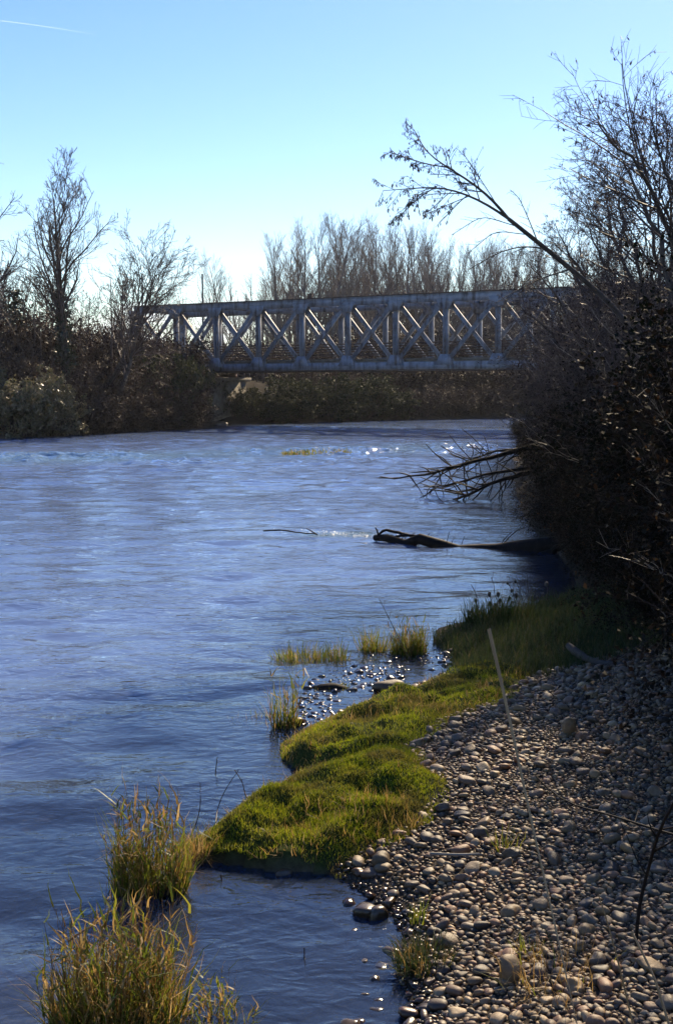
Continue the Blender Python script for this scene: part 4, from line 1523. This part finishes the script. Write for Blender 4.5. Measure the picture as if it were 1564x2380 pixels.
bb = G(1220, 1120, 0)
parts = []
for pts, r0 in [([A(1300, 1020, 29), A(1225, 1042, 28.5), A(1140, 1062, 28), A(1060, 1085, 27.5), A(990, 1102, 27.3), A(915, 1113, 27.2)], 0.055),
                ([A(1300, 1090, 26.5), A(1215, 1100, 26.3), A(1150, 1118, 26.1), A(1090, 1148, 26.0), A(1070, 1155, 25.9)], 0.055),
                ([A(1290, 1080, 27), A(1210, 1090, 27), A(1130, 1100, 26.8), A(1040, 1130, 26.5), A(985, 1130, 26.3)], 0.035),
                ([A(1220, 1042, 28.4), A(1150, 1048, 28.2), A(1080, 1075, 28)], 0.03)]:
    parts.append(('limb', pts, r0 * 1.4, r0 * 0.3, 7))
    P = np.asarray(pts)
    for i in range(24):
        j = rg.randint(1, len(P) - 1)
        f = rg.random()
        s = P[j] * (1 - f) + P[j + 1] * f if j + 1 < len(P) else P[j]
        L = rg.uniform(0.3, 0.95)
        d = np.array([rg.uniform(-1.0, 0.15), rg.uniform(-0.4, 0.4), rg.uniform(-0.75, 0.45)])
        e = s + d / np.linalg.norm(d) * L
        e[2] = max(e[2], -0.03)
        parts.append(('branch', [s, (s + e) / 2 + rg.normal(0, 0.04, 3), e], r0 * 0.34, 0.009, 4))
wood('dead_branch', 'fan of dead branches dipping from the thicket into the water', 'branch', parts, bb)
parts = [('stick', [A(612, 1234, 19.6), A(650, 1231, 19.6), A(700, 1239, 19.5), A(735, 1241, 19.4)], 0.014, 0.01, 6), ('branch', [A(738, 1243, 19.3), A(712, 1228, 19.3)], 0.012, 0.007, 5)]
wood('floating_branch', 'thin broken branch lying on the water left of the fallen log', 'branch', parts, G(700, 1241, 0))
parts = [('limb', [A(1320, 1500, 9.6), A(1360, 1535, 9.4), A(1430, 1552, 9.3), A(1620, 1558, 9.2)], 0.03, 0.05, 8)]
wood('dead_branch', 'grey fallen branch lying at the top of the shingle under the thicket', 'branch', parts, np.array([2.6, 9.2, tz(2.6, 9.2)]), 'bark')

# ------------------------------------------------------------------ shingle
rg = np.random.RandomState(12)


def ico(sub):
    bm = bmesh.new()
    bmesh.ops.create_icosphere(bm, subdivisions=sub, radius=1)
    V = np.array([v.co[:] for v in bm.verts])
    F = np.array([[v.index for v in f.verts] for f in bm.faces])
    bm.free()
    return V, F


I1, I2, I3 = ico(1), ico(2), ico(3)


def stone_shape(rg, V, rough=0.24):
    """a water-worn stone: rounded box to egg, flattened, uneven"""
    ax = np.array([1.0, rg.uniform(0.62, 0.92), rg.uniform(0.38, 0.66)])
    e = rg.uniform(0.62, 1.0)
    W = np.sign(V) * np.abs(V) ** e
    k = rg.normal(0, 1, (4, 3))
    ph = rg.random(4) * 6.28
    d = 1 + rough * sum(np.sin(V @ k[i] * 1.7 + ph[i]) for i in range(4)) * 0.42
    W = W * d[:, None]
    W = W * (1 + 0.16 * rg.uniform(-1, 1) * V[:, :1])
    return W * ax


stones = []      # x, y, r
cell = {}


def can(x, y, r, tight):
    cx, cyy = int(x / 0.075), int(y / 0.075)
    for i in (-1, 0, 1):
        for j in (-1, 0, 1):
            for (a, b, q) in cell.get((cx + i, cyy + j), ()):
                if (a - x) ** 2 + (b - y) ** 2 < (tight * (q + r)) ** 2:
                    return False
    return True


def scatter(n, rmin, rmax, tight, region, power=2.0):
    out = []
    x0, x1, y0, y1 = region
    X = rg.uniform(x0, x1, n)
    Y = rg.uniform(y0, y1, n)
    _, sd, _ = terrain(X, Y, True)
    ml_, mh_, dg_ = sd_poly(X, Y, moss_low), sd_poly(X, Y, moss_high), sd_poly(X, Y, dark_grass)
    R = rmin + (rmax - rmin) * rg.random(n) ** power
    patch = fbm(X * 1.1, Y * 1.1, 31)
    for i in range(n):
        if abs(X[i]) > 0.30 * Y[i] + 0.35:
            continue
        if max(ml_[i], mh_[i]) > -0.3 * R[i] or dg_[i] > 0.05:
            continue
        if sd[i] < -0.02:
            # thinning out into the water
            if rg.random() > math.exp(sd[i] / 0.06) * 0.9:
                continue
        r = R[i] * (0.8 + 0.5 * patch[i])
        if can(X[i], Y[i], r, tight):
            cell.setdefault((int(X[i] / 0.075), int(Y[i] / 0.075)), []).append((X[i], Y[i], r))
            out.append((X[i], Y[i], r))
    return out


reg = (0.0, 3.4, 3.3, 10.0)
big = scatter(14000, 0.018, 0.044, 0.66, reg, 4.0)
mid = scatter(60000, 0.0095, 0.018, 0.64, reg, 1.3)
small = scatter(52000, 0.005, 0.0095, 0.6, reg, 1.2)
# stones standing in the shallow water above the moss
pool = poly_px([(700, 1690), (690, 1600), (800, 1530), (960, 1500), (1050, 1520), (1062, 1560), (950, 1602), (860, 1632), (780, 1662)], 0.0)
X = rg.uniform(pool[:, 0].min(), pool[:, 0].max(), 2200)
Y = rg.uniform(pool[:, 1].min(), pool[:, 1].max(), 2200)
okp = inside(X, Y, pool)
pool_st = []
for x, y in zip(X[okp], Y[okp]):
    r = rg.uniform(0.02, 0.05) if rg.random() < 0.35 else rg.uniform(0.012, 0.025)
    if fbm(np.array([x * 3]), np.array([y * 3]), 41)[0] < 0.42 and r < 0.04:
        continue
    if can(x, y, r, 0.8):
        cell.setdefault((int(x / 0.075), int(y / 0.075)), []).append((x, y, r))
        pool_st.append((x, y, r))


def visible(x, y):
    return abs(x) < 0.285 * y and y > 4.0


allst = big + mid
vis = sorted([s for s in allst if visible(s[0], s[1])], key=lambda s: -s[2] / s[1])[:300]
visset = set(vis)
variants = []
for i in range(12):
    variants.append(mesh_np('stone', stone_shape(rg, I3[0]), I3[1], True))
    variants[-1].materials.append(M['stone'])
for x, y, r in vis:
    o = link('stone', variants[rg.randint(12)], None, ground)
    o.location = (x, y, max(tz(x, y), -0.02) + r * 0.26)
    o.rotation_euler = (rg.normal(0, 0.22), rg.normal(0, 0.22), rg.uniform(0, 6.28))
    o.scale = (r, r, r)


def merged(name, lst, ic, parent, nvar=24, up=0.22, water=False):
    A_ = np.array(lst)
    zt = terrain(A_[:, 0], A_[:, 1])
    shapes = [stone_shape(rg, ic[0]) for _ in range(nvar)]
    Vs, Fs, off = [], [], 0
    for i, (x, y, r) in enumerate(lst):
        V = shapes[rg.randint(nvar)] * r
        a, b, c = rg.normal(0, 0.28), rg.normal(0, 0.28), rg.uniform(0, 6.28)
        ca, sa, cb, sb, cc, sc = math.cos(a), math.sin(a), math.cos(b), math.sin(b), math.cos(c), math.sin(c)
        Rm = np.array([[cc, -sc, 0], [sc, cc, 0], [0, 0, 1]]) @ np.array([[cb, 0, sb], [0, 1, 0], [-sb, 0, cb]]) @ np.array([[1, 0, 0], [0, ca, -sa], [0, sa, ca]])
        z = zt[i]
        if water:
            z = max(z, -0.45 * r)
        Vs.append(V @ Rm.T + np.array([x, y, z + r * up]))
        Fs.append(ic[1] + off)
        off += len(V)
    me = mesh_np(name, np.concatenate(Vs), np.concatenate(Fs), True)
    return tag(link(name, me, M['stone'], parent), kind='stuff')


rest = [s for s in allst if s not in visset]
merged('pebbles', [s for s in rest if s[1] < 5.3 or s[2] > 0.022], I2, ground)
merged('far_pebbles', [s for s in rest if not (s[1] < 5.3 or s[2] > 0.022)], I1, ground)
merged('gravel', small, I1, ground, up=0.1)
merged('pool_pebbles', pool_st, I2, ground, water=True, up=0.15)


def boulder(u, v, z, r, lab, ax=(1, 0.8, 0.7), rz=0.0, sink=0.25, seed=0):
    q = np.random.RandomState(seed)
    V = stone_shape(q, I3[0], 0.2) / np.array([1, 0.77, 0.5]) * np.array(ax)
    me = mesh_np('river_stone', V * r, I3[1], True)
    p = G(u, v, z)
    o = link('river_stone', me, M['stone'])
    o.location = (p[0], p[1], max(tz(p[0], p[1]), -0.08) + r * ax[2] * (1 - sink * 2))
    o.rotation_euler = (0, 0, rz)
    tag(o, lab, 'stone')
    return o


boulder(912, 1608, 0.0, 0.135, 'large block-shaped wet stone standing in the shallow pool above the moss', (1, 0.62, 0.62), 0.1, 0.1, 2)
boulder(1192, 2168, 0.3, 0.05, 'large pale rounded stone alone among the pebbles near the bottom', (1, 0.85, 0.85), 0.3, 0.12, 5)
boulder(1322, 1695, 0.3, 0.06, 'tall rounded brown stone standing up at the back of the shingle', (0.8, 0.7, 1.0), 0.5, 0.12, 7)
boulder(885, 1985, 0.12, 0.05, 'smooth tan stone at the corner of the moss and shingle', (1, 0.8, 0.8), 0.2, 0.15, 9)
boulder(660, 2030, 0.0, 0.05, 'dark wet stone at the water edge under the moss bank', (1, 0.8, 0.7), 0.8, 0.2, 11)
boulder(812, 2100, 0.0, 0.045, 'round black wet stone in the pool, nearest the shingle tip', (1, 0.9, 0.8), 0.1, 0.15, 13)
boulder(850, 2122, 0.0, 0.05, 'black wet stone in the pool touching a second stone', (1, 0.8, 0.9), 1.1, 0.15, 15)
boulder(880, 2128, 0.0, 0.048, 'glossy black stone at the pool edge, right one of the touching two', (1, 0.9, 0.9), 0.4, 0.15, 17)
boulder(822, 2168, 0.0, 0.042, 'small wet stone alone in the pool below the touching two', (1, 0.8, 0.75), 0.9, 0.2, 19)
boulder(880, 2325, 0.0, 0.04, 'wet brown stone poking out of the water near the bottom edge', (1, 0.85, 0.8), 0.2, 0.2, 21)
boulder(690, 1685, 0.0, 0.07, 'wet rounded stone at the foot of the reed tuft beside the moss', (1, 0.8, 0.8), 0.4, 0.2, 23)
boulder(505, 986, 0.05, 0.55, 'flat pale rock at the far waterline below the bridge pier', (1, 0.6, 0.3), 0.1, 0.1, 25)

# ------------------------------------------------------------------ moss and grass
def blades(rg, P, hgt, wid, lean=0.5, seg=3, curl=0.6, az=None):
    """curved tapering ribbons rooted at P"""
    n = len(P)
    a = rg.random(n) * 6.283 if az is None else az
    ln = np.abs(rg.normal(0, lean, n))
    L = hgt * rg.uniform(0.35, 1.25, n)
    d = np.stack([np.sin(ln) * np.cos(a), np.sin(ln) * np.sin(a), np.cos(ln)], 1)
    bend = np.stack([np.cos(a), np.sin(a), -0.5 * np.ones(n)], 1) * (curl * rg.uniform(0.1, 1, n))[:, None]
    sa = a + 1.57 + rg.normal(0, 0.9, n)
    side = np.stack([np.cos(sa), np.sin(sa), np.zeros(n)], 1)
    Q = [P]
    for i in range(seg):
        dd = nrm(d + bend * ((i + 0.5) / seg) ** 1.5 + rg.normal(0, 0.16, d.shape))
        Q.append(Q[-1] + dd * (L / seg)[:, None])
    w = wid * rg.uniform(0.6, 1.3, n)
    Vs = []
    for i, q in enumerate(Q):
        ww = (w * (1 - (i / seg) ** 1.6) * 0.5 + 0.0002)[:, None]
        Vs += [q - side * ww, q + side * ww]
    V = np.stack(Vs, 1)
    m = 2 * (seg + 1)
    base = (np.arange(n) * m)[:, None]
    F = []
    for i in range(seg):
        F.append(np.concatenate([base + 2 * i, base + 2 * i + 1, base + 2 * i + 3, base + 2 * i + 2], 1))
    return V.reshape(-1, 3), np.concatenate(F)


rg = np.random.RandomState(61)


def grass_field(name, lab, polys, n, h, w, mat, lean, seg, edge=0.03, mask=None, cat=None):
    Ps = []
    for poly in polys:
        x0, x1, y0, y1 = poly[:, 0].min(), poly[:, 0].max(), poly[:, 1].min(), poly[:, 1].max()
        X = rg.uniform(x0, x1, n)
        Y = rg.uniform(y0, y1, n)
        s = sd_poly(X, Y, poly) + 0.08 * (fbm(X * 6, Y * 6, 71) - 0.45)
        ok = s > -edge
        if mask is not None:
            ok &= mask(X, Y)
        Ps.append(np.stack([X[ok], Y[ok], terrain(X[ok], Y[ok]) - 0.004], 1))
    P = np.concatenate(Ps)
    P = P[P[:, 2] > -0.012]
    hh = h * (0.45 + 1.1 * fbm(P[:, 0] * 3.2, P[:, 1] * 3.2, 81))
    V, F = blades(rg, P, hh, w, lean, seg)
    o = link(name, mesh_np(name, V, F), M[mat])
    tag(o, lab, cat, None, 'stuff')
    return o


grass_field('moss', 'bright green mossy turf along the water edge', [moss_low, moss_high], 74000, 0.03, 0.0046, 'moss', 0.6, 2, edge=0.08,
            mask=lambda X, Y: fbm(X * 3.1, Y * 3.1, 91) + 0.25 * (rg.random(len(X)) - 0.5) > 0.34)
grass_field('dead_grass', 'dry straw stems scattered through the moss', [moss_low, moss_high], 3600, 0.08, 0.004, 'blade_dry', 0.8, 3, edge=0.1,
            mask=lambda X, Y: fbm(X * 2.3, Y * 2.3, 95) > 0.46)
grass_field('grass', 'dark short grass at the foot of the thicket', [dark_grass], 26000, 0.13, 0.006, 'meadow', 0.4, 2, edge=0.14, mask=lambda X, Y: X < 3.2)

TUFTS = 0


def tussock(u, v, z, rx, ry, hgt, ng, nd, lab, wid=0.007, lean=0.35, curl=0.7, mound=True, seed=0, seg=5, gm='blade_green', dm='blade_dry', leafy=0):
    global TUFTS
    q = np.random.RandomState(500 + seed)
    p = G(u, v, z)
    gz = max(tz(p[0], p[1]), -0.05)
    root = empty('grass_tussock', (p[0], p[1], gz))
    tag(root, lab, 'grass')
    for nm, n, mt, hf in (('green_blades', ng, gm, 1.0), ('dry_blades', nd, dm, 0.85)):
        if n == 0:
            continue
        a = q.random(n) * 6.283
        r = np.sqrt(q.random(n))
        P = np.stack([rx * r * np.cos(a), ry * r * np.sin(a), np.full(n, -0.01)], 1)
        az = np.where(q.random(n) < 0.65, a + q.normal(0, 0.6, n), q.random(n) * 6.283)
        st = q.random(7)
        V, F = blades(q, P, hgt * hf * (0.6 + 0.5 * vnoise(P[:, 0] * 9, P[:, 1] * 9, seed)), wid * (1 if nm[0] == 'g' else 0.7), lean * (1 if nm[0] == 'g' else 1.15), seg, curl, az)
        tag(link(nm, mesh_np(nm, V, F), M[mt], root), kind='stuff')
    if leafy:
        a = q.random(leafy) * 6.283
        r = np.sqrt(q.random(leafy))
        B = np.stack([rx * r * np.cos(a), ry * r * np.sin(a), np.full(leafy, -0.01)], 1)
        d = nrm(np.stack([q.normal(0, 0.16, leafy), q.normal(0, 0.16, leafy), np.ones(leafy)], 1))
        Ls = hgt * q.uniform(0.6, 1.35, leafy)
        tb = Tubes()
        tt = np.linspace(0, 1, 4)
        tb.add(B[:, None] + d[:, None] * (Ls[:, None] * tt[None])[..., None], np.tile(np.linspace(0.0022, 0.001, 4), (leafy, 1)) * (hgt / 0.5), 3)
        tag(tb.build('stems', M['blade_dry'], root), kind='stuff')
        f = 0.25 + 0.75 * q.random((leafy, 6))
        R = (B[:, None] + d[:, None] * (Ls[:, None] * f)[..., None]).reshape(-1, 3)
        for nm, mt, sel in (('green_leaves', gm, slice(0, None, 2)), ('dry_leaves', dm, slice(1, None, 2))):
            V, F = blades(q, R[sel], 0.3 * hgt, wid * 1.15, 0.85, 4, 1.1)
            tag(link(nm, mesh_np(nm, V, F), M[mt], root), kind='stuff')
    if mound:
        V = I2[0].copy()
        V = V * (1 + 0.12 * q.normal(0, 1, len(V)))[:, None] * np.array([rx * 0.95, ry * 0.95, 0.09])
        link('root_mound', mesh_np('root_mound', V, I2[1], True), M['wet_wood'], root)
    return root


tussock(268, 2380, 0.0, 0.25, 0.17, 0.42, 420, 700, 'large yellow and green grass tussock at the bottom left, standing in the water', 0.008, 0.14, 0.9, seed=1, leafy=150)
tussock(348, 2068, 0.0, 0.18, 0.12, 0.42, 300, 200, 'upright green grass tussock in the water beside the tip of the moss', 0.0085, 0.14, 0.8, seed=2, leafy=80)
tussock(490, 2375, 0.0, 0.15, 0.08, 0.2, 110, 130, 'low ragged grass tuft trailing right from the large bottom tussock', 0.007, 0.6, 0.9, seed=3, leafy=30, mound=False)
tussock(948, 1518, 0.0, 0.16, 0.12, 0.3, 420, 160, 'thick round green grass tuft in the shallows, left of the dark grass', 0.008, 0.14, 0.5, seed=4, leafy=50)
tussock(870, 1512, 0.0, 0.12, 0.1, 0.3, 170, 120, 'thin sparse grass tuft left of the thick round one', 0.008, 0.22, 0.4, seed=5, mound=False)
tussock(700, 1530, 0.0, 0.24, 0.16, 0.2, 420, 260, 'low spreading sunlit grass patch farthest out in the shallows', 0.008, 0.55, 0.6, seed=6, mound=False)
tussock(785, 1535, 0.0, 0.08, 0.08, 0.26, 110, 60, 'narrow grass tuft between the low patch and the sparse tuft', 0.008, 0.25, 0.4, seed=7, mound=False)
tussock(660, 1690, 0.0, 0.09, 0.08, 0.42, 60, 45, 'upright reed-like tuft on a wet stone heap left of the moss', 0.009, 0.2, 0.3, seed=8, leafy=14)
tussock(580, 1665, 0.0, 0.14, 0.07, 0.12, 90, 130, 'flat tangle of dry stalks in the water left of the reed-like tuft', 0.006, 0.8, 0.6, seed=9, mound=False)
tussock(770, 1598, 0.0, 0.20, 0.07, 0.10, 500, 150, 'low green strip of grass on the stony spit in the pool', 0.006, 0.6, 0.6, seed=10)
tussock(985, 2245, 0.03, 0.12, 0.12, 0.13, 420, 160, 'small dark green grass tuft where the pebbles meet the pool near the bottom', 0.006, 0.6, 0.8, seed=11, mound=False, gm='meadow')
tussock(455, 1985, 0.02, 0.12, 0.1, 0.2, 60, 380, 'dry straw-coloured fringe at the tip of the moss bank', 0.005, 0.7, 0.9, seed=12, mound=False)
tussock(735, 1056, 0.0, 1.25, 0.9, 0.34, 420, 420, 'yellowish weed islet in the middle of the river', 0.06, 0.7, 0.6, seed=13, seg=2)
tussock(480, 968, 0.5, 0.9, 0.7, 0.5, 500, 500, 'sunlit patch of yellow green grass below the bridge pier', 0.07, 0.6, 0.7, seed=14, seg=2)
tussock(1300, 2130, 0.4, 0.22, 0.2, 0.22, 30, 260, 'tangle of dry brown grass among the pebbles by the dark branch', 0.004, 0.9, 1.0, seed=15, mound=False)
tussock(975, 2060, 0.2, 0.04, 0.04, 0.16, 22, 6, 'single thin green grass sprig among the pebbles below the moss', 0.006, 0.35, 0.5, seed=16, mound=False)
tussock(1180, 1935, 0.25, 0.05, 0.05, 0.14, 26, 6, 'tiny green grass sprig in the middle of the shingle', 0.006, 0.4, 0.5, seed=17, mound=False)
tussock(1230, 2120, 0.3, 0.05, 0.05, 0.12, 26, 10, 'tiny green grass sprig just above the large pale stone', 0.006, 0.5, 0.5, seed=18, mound=False)
tussock(1160, 1450, 0.12, 0.35, 0.14, 0.34, 500, 200, 'dark tall grass fringe at the waterline under the thicket', 0.007, 0.3, 0.5, seed=19, mound=False, gm='meadow', dm='meadow')

# fallen leaves and bits of twig on the shingle
rg = np.random.RandomState(67)
X = rg.uniform(0.9, 3.2, 9000)
Y = rg.uniform(3.6, 9.8, 9000)
ok = (rg.random(9000) < smooth01(0.2, 0.34, X / Y) * 0.8 + 0.04) & (fbm(X * 2, Y * 2, 63) > 0.42)
P = np.stack([X[ok], Y[ok], terrain(X[ok], Y[ok]) + 0.012 + 0.012 * rg.random(ok.sum())], 1)
V, F = leaf_arrays(rg, P, 0.035, 0.5)
V[:, 2] = np.repeat(P[:, 2], 4) + (V[:, 2] - np.repeat(P[:, 2], 4)) * 0.35
tag(link('leaf_litter', mesh_np('leaf_litter', V, F), M['leaf_brown']), 'brown fallen leaves scattered over the shaded side of the shingle', None, None, 'stuff')

# weeds with dark seed heads by the thicket
rg = np.random.RandomState(83)
b_ = G(1240, 1440, 0.1)
weed = empty('dry_weed', b_)
tag(weed, 'thin dry weed stalks with dark seed heads against the bright water', 'weed')
tw, hd = Tubes(), []
for i in range(30):
    u0 = rg.uniform(1120, 1330)
    s = A(u0, 1460, 12.3) - b_
    e = A(u0 + rg.uniform(-50, 40), rg.uniform(1335, 1430), 12.3) - b_
    Q = np.linspace(s, e, 6) + rg.normal(0, 0.012, (6, 3))
    tw.add(Q, np.linspace(0.005, 0.0025, 6), 4)
    if rg.random() < 0.5:
        hd.append(e)
    a1 = spawn(rg, Q[None], np.full((1, 6), 0.003), 3, 0.4, 1, 40, 10, 0.3, 0.8)
    p1, r1 = grow(rg, *a1, 3, 0.1, 0)
    tw.add(p1, r1, 3)
    if rg.random() < 0.5:
        hd.append(p1[0, -1])
tw.build('stalks', M['twig'], weed)
for h in hd:
    V = I1[0] * np.array([0.02, 0.02, 0.028]) * rg.uniform(0.7, 1.2) + h
    link('seed_head', mesh_np('seed_head', V, I1[1], True), M['bark'], weed)

# single stalks
def stalk(name, lab, pts, r0, r1, mat, twigs=0, head=None):
    base = np.asarray(pts[0], float)
    root = empty(name, base)
    tag(root, lab, 'stalk')
    Q = path(pts, 12, base)
    Tubes().add(Q, np.linspace(r0, r1, 12), 6).build('stem', M[mat], root)
    if twigs:
        a1 = spawn(rg, Q[None], np.linspace(r0, r1, 12)[None], twigs, 0.3, 1, 35, 10, 0.2, 0.6)
        p1, r1_ = grow(rg, *a1, 4, 0.1, 0.0)
        for pp, rr in zip(p1, r1_):
            Tubes().add(pp, rr, 4).build('side_twig', M[mat], root)
    if head:
        V = I2[0] * np.array([head * 0.5, head * 0.5, head]) + Q[-1]
        link('broken_tip', mesh_np('broken_tip', V, I2[1], True), M[mat], root)
    return root


stalk('reed_stalk', 'long dry reed stalk slanting up across the shingle close to the camera', [A(1345, 2400, 2.35), A(1285, 2130, 2.5), A(1230, 1890, 2.6), A(1180, 1650, 2.68), A(1136, 1462, 2.74)], 0.0012, 0.0044, 'reed')
stalk('reed_stalk', 'short dry reed stalk close to the camera in the bottom right corner', [A(1560, 2400, 2.4), A(1520, 2270, 2.45), A(1470, 2170, 2.5)], 0.003, 0.0025, 'reed', head=0.006)
stalk('reed_stalk', 'thin dry reed stalk leaning at the bottom right, left of the short one', [A(1475, 2400, 2.6), A(1440, 2250, 2.6), A(1405, 2120, 2.6), A(1390, 2080, 2.6)], 0.0025, 0.0015, 'reed')
stalk('bare_twig', 'thin dark twig curving up from the moss tip over the water', [G(425, 1975, 0.0), A(450, 1935, 6.3), A(467, 1880, 6.3), A(465, 1820, 6.3)], 0.004, 0.002, 'twig')
stalk('bare_twig', 'second thin dark twig rising from the moss edge over the water', [G(500, 1925, 0.02), A(505, 1880, 6.6), A(520, 1840, 6.6), A(555, 1790, 6.6)], 0.004, 0.002, 'twig')
stalk('bare_twig', 'forked dark twig in the water beside the moss notch', [G(580, 1880, -0.02), A(570, 1850, 6.9), A(565, 1820, 6.9), A(545, 1790, 6.9)], 0.004, 0.002, 'twig', 4)
stalk('bare_twig', 'short dark twig sticking out of the water far from the moss', [G(500, 1800, -0.02), A(503, 1780, 7.4), A(505, 1760, 7.4)], 0.004, 0.002, 'twig', 6)
stalk('bare_twig', 'short dark stub standing in the pool beside the green tussock', [G(515, 2070, -0.03), A(516, 2050, 5.7), A(514, 2035, 5.7)], 0.005, 0.004, 'twig', 2)
stalk('bare_twig', 'thin short reed stub standing in the middle of the pool', [G(708, 2265, -0.02), A(708, 2235, 4.9), A(707, 2205, 4.9)], 0.004, 0.003, 'twig')
stalk('bare_twig', 'thin tall stem bending over the sparse tufts in the shallows', [G(960, 1545, 0.0), A(930, 1490, 10.4), A(905, 1440, 10.4), A(880, 1390, 10.4)], 0.004, 0.002, 'twig', 3)
stalk('dead_twig', 'fallen twig lying on the shingle below the moss corner', [G(1000, 1985, 0.17), G(1060, 1988, 0.19), G(1115, 1986, 0.2)], 0.008, 0.006, 'bark_pale')
stalk('dark_branch', 'dark leaning branch rising at the right edge over the shingle', [A(1478, 2200, 4.3), A(1482, 2100, 4.3), A(1512, 2010, 4.3), A(1522, 1950, 4.2), A(1566, 1860, 4.1), A(1640, 1760, 4.0)], 0.007, 0.005, 'wet_wood', 10)
stalk('dark_branch', 'thin dark branch crossing the shingle from the right edge', [A(1640, 1960, 4.0), A(1540, 1935, 4.2), A(1420, 1895, 4.4), A(1300, 1865, 4.6), A(1240, 1800, 4.7)], 0.005, 0.0025, 'wet_wood', 6)

# broken white water where the current meets the log
rg = np.random.RandomState(99)
n = 260
cu = rg.normal(800, 55, n)
cv = 1241 + (cu - 800) * 0.06 + rg.normal(0, 3, n)
P = np.array([G(a, b, 0.006) for a, b in zip(cu, cv)])
V, F = leaf_arrays(rg, P, 0.05, 0.5)
V[:, 2] = 0.006 + 0.012 * rg.random(len(V))
tag(link('foam', mesh_np('foam', V, F), M['foam']), 'flecks of white foam where the current meets the fallen log', None, None, 'stuff')

cand = np.argwhere(RIFZ > np.quantile(RIFZ[RIFZ > 0.005], 0.9))  # small white flecks on the riffle crests stand in for sun glints
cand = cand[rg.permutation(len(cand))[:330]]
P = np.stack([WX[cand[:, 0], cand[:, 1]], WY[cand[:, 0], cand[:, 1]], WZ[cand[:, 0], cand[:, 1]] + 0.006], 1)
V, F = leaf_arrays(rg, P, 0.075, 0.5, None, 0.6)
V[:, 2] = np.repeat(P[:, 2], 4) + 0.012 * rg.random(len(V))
tag(link('riffle_glints', mesh_np('riffle_glints', V, F), M['foam']), 'white flecks painted as sun glints on the crests of the far riffles', None, None, 'stuff')

# ------------------------------------------------------------------ contrail
DC = 26000.0
c0, c1 = A(-60, 40, DC), A(222, 79, DC)
nseg = 40
ts = np.linspace(0, 1, nseg)
Q = c0[None] * (1 - ts)[:, None] + c1[None] * ts[:, None]
Q[:, 2] += 25 * np.sin(ts * 3.1)
rad = np.interp(ts, [0, 0.6, 1], [13, 9, 3])
m, n, l, out = newmat('contrail')
d_ = n.new('ShaderNodeBsdfDiffuse')
d_.inputs['Color'].default_value = (0.95, 0.95, 0.95, 1)
t_ = n.new('ShaderNodeBsdfTranslucent')
t_.inputs['Color'].default_value = (0.95, 0.95, 0.95, 1)
a_ = n.new('ShaderNodeAddShader')
tr_ = n.new('ShaderNodeBsdfTransparent')
mx_ = n.new('ShaderNodeMixShader')
mx_.inputs[0].default_value = 0.05
l.new(d_.outputs[0], a_.inputs[0])
l.new(t_.outputs[0], a_.inputs[1])
l.new(tr_.outputs[0], mx_.inputs[1])
l.new(a_.outputs[0], mx_.inputs[2])
l.new(mx_.outputs[0], out.inputs[0])
ct = Tubes().add(Q, rad, 6).build('contrail', m)
tag(ct, 'thin white aircraft contrail high in the sky at the upper left', 'contrail')

# ------------------------------------------------------------------ thin winter haze
bz = Boxes()
bz.box((0, 2500, 22.0), (6500, 6000, 27.0))
hm, hn, hl, hout = newmat('haze')
pv = hn.new('ShaderNodeVolumePrincipled')
pv.inputs['Color'].default_value = (0.9, 0.93, 1.0, 1)
pv.inputs['Density'].default_value = 0.00016
pv.inputs['Anisotropy'].default_value = 0.3
hl.new(pv.outputs[0], hout.inputs['Volume'])
tag(bz.build('haze', hm), 'thin pale haze in the air over the river', None, None, 'stuff')

for ob in bpy.data.objects:
    if '_h' in ob.keys():
        del ob['_h']
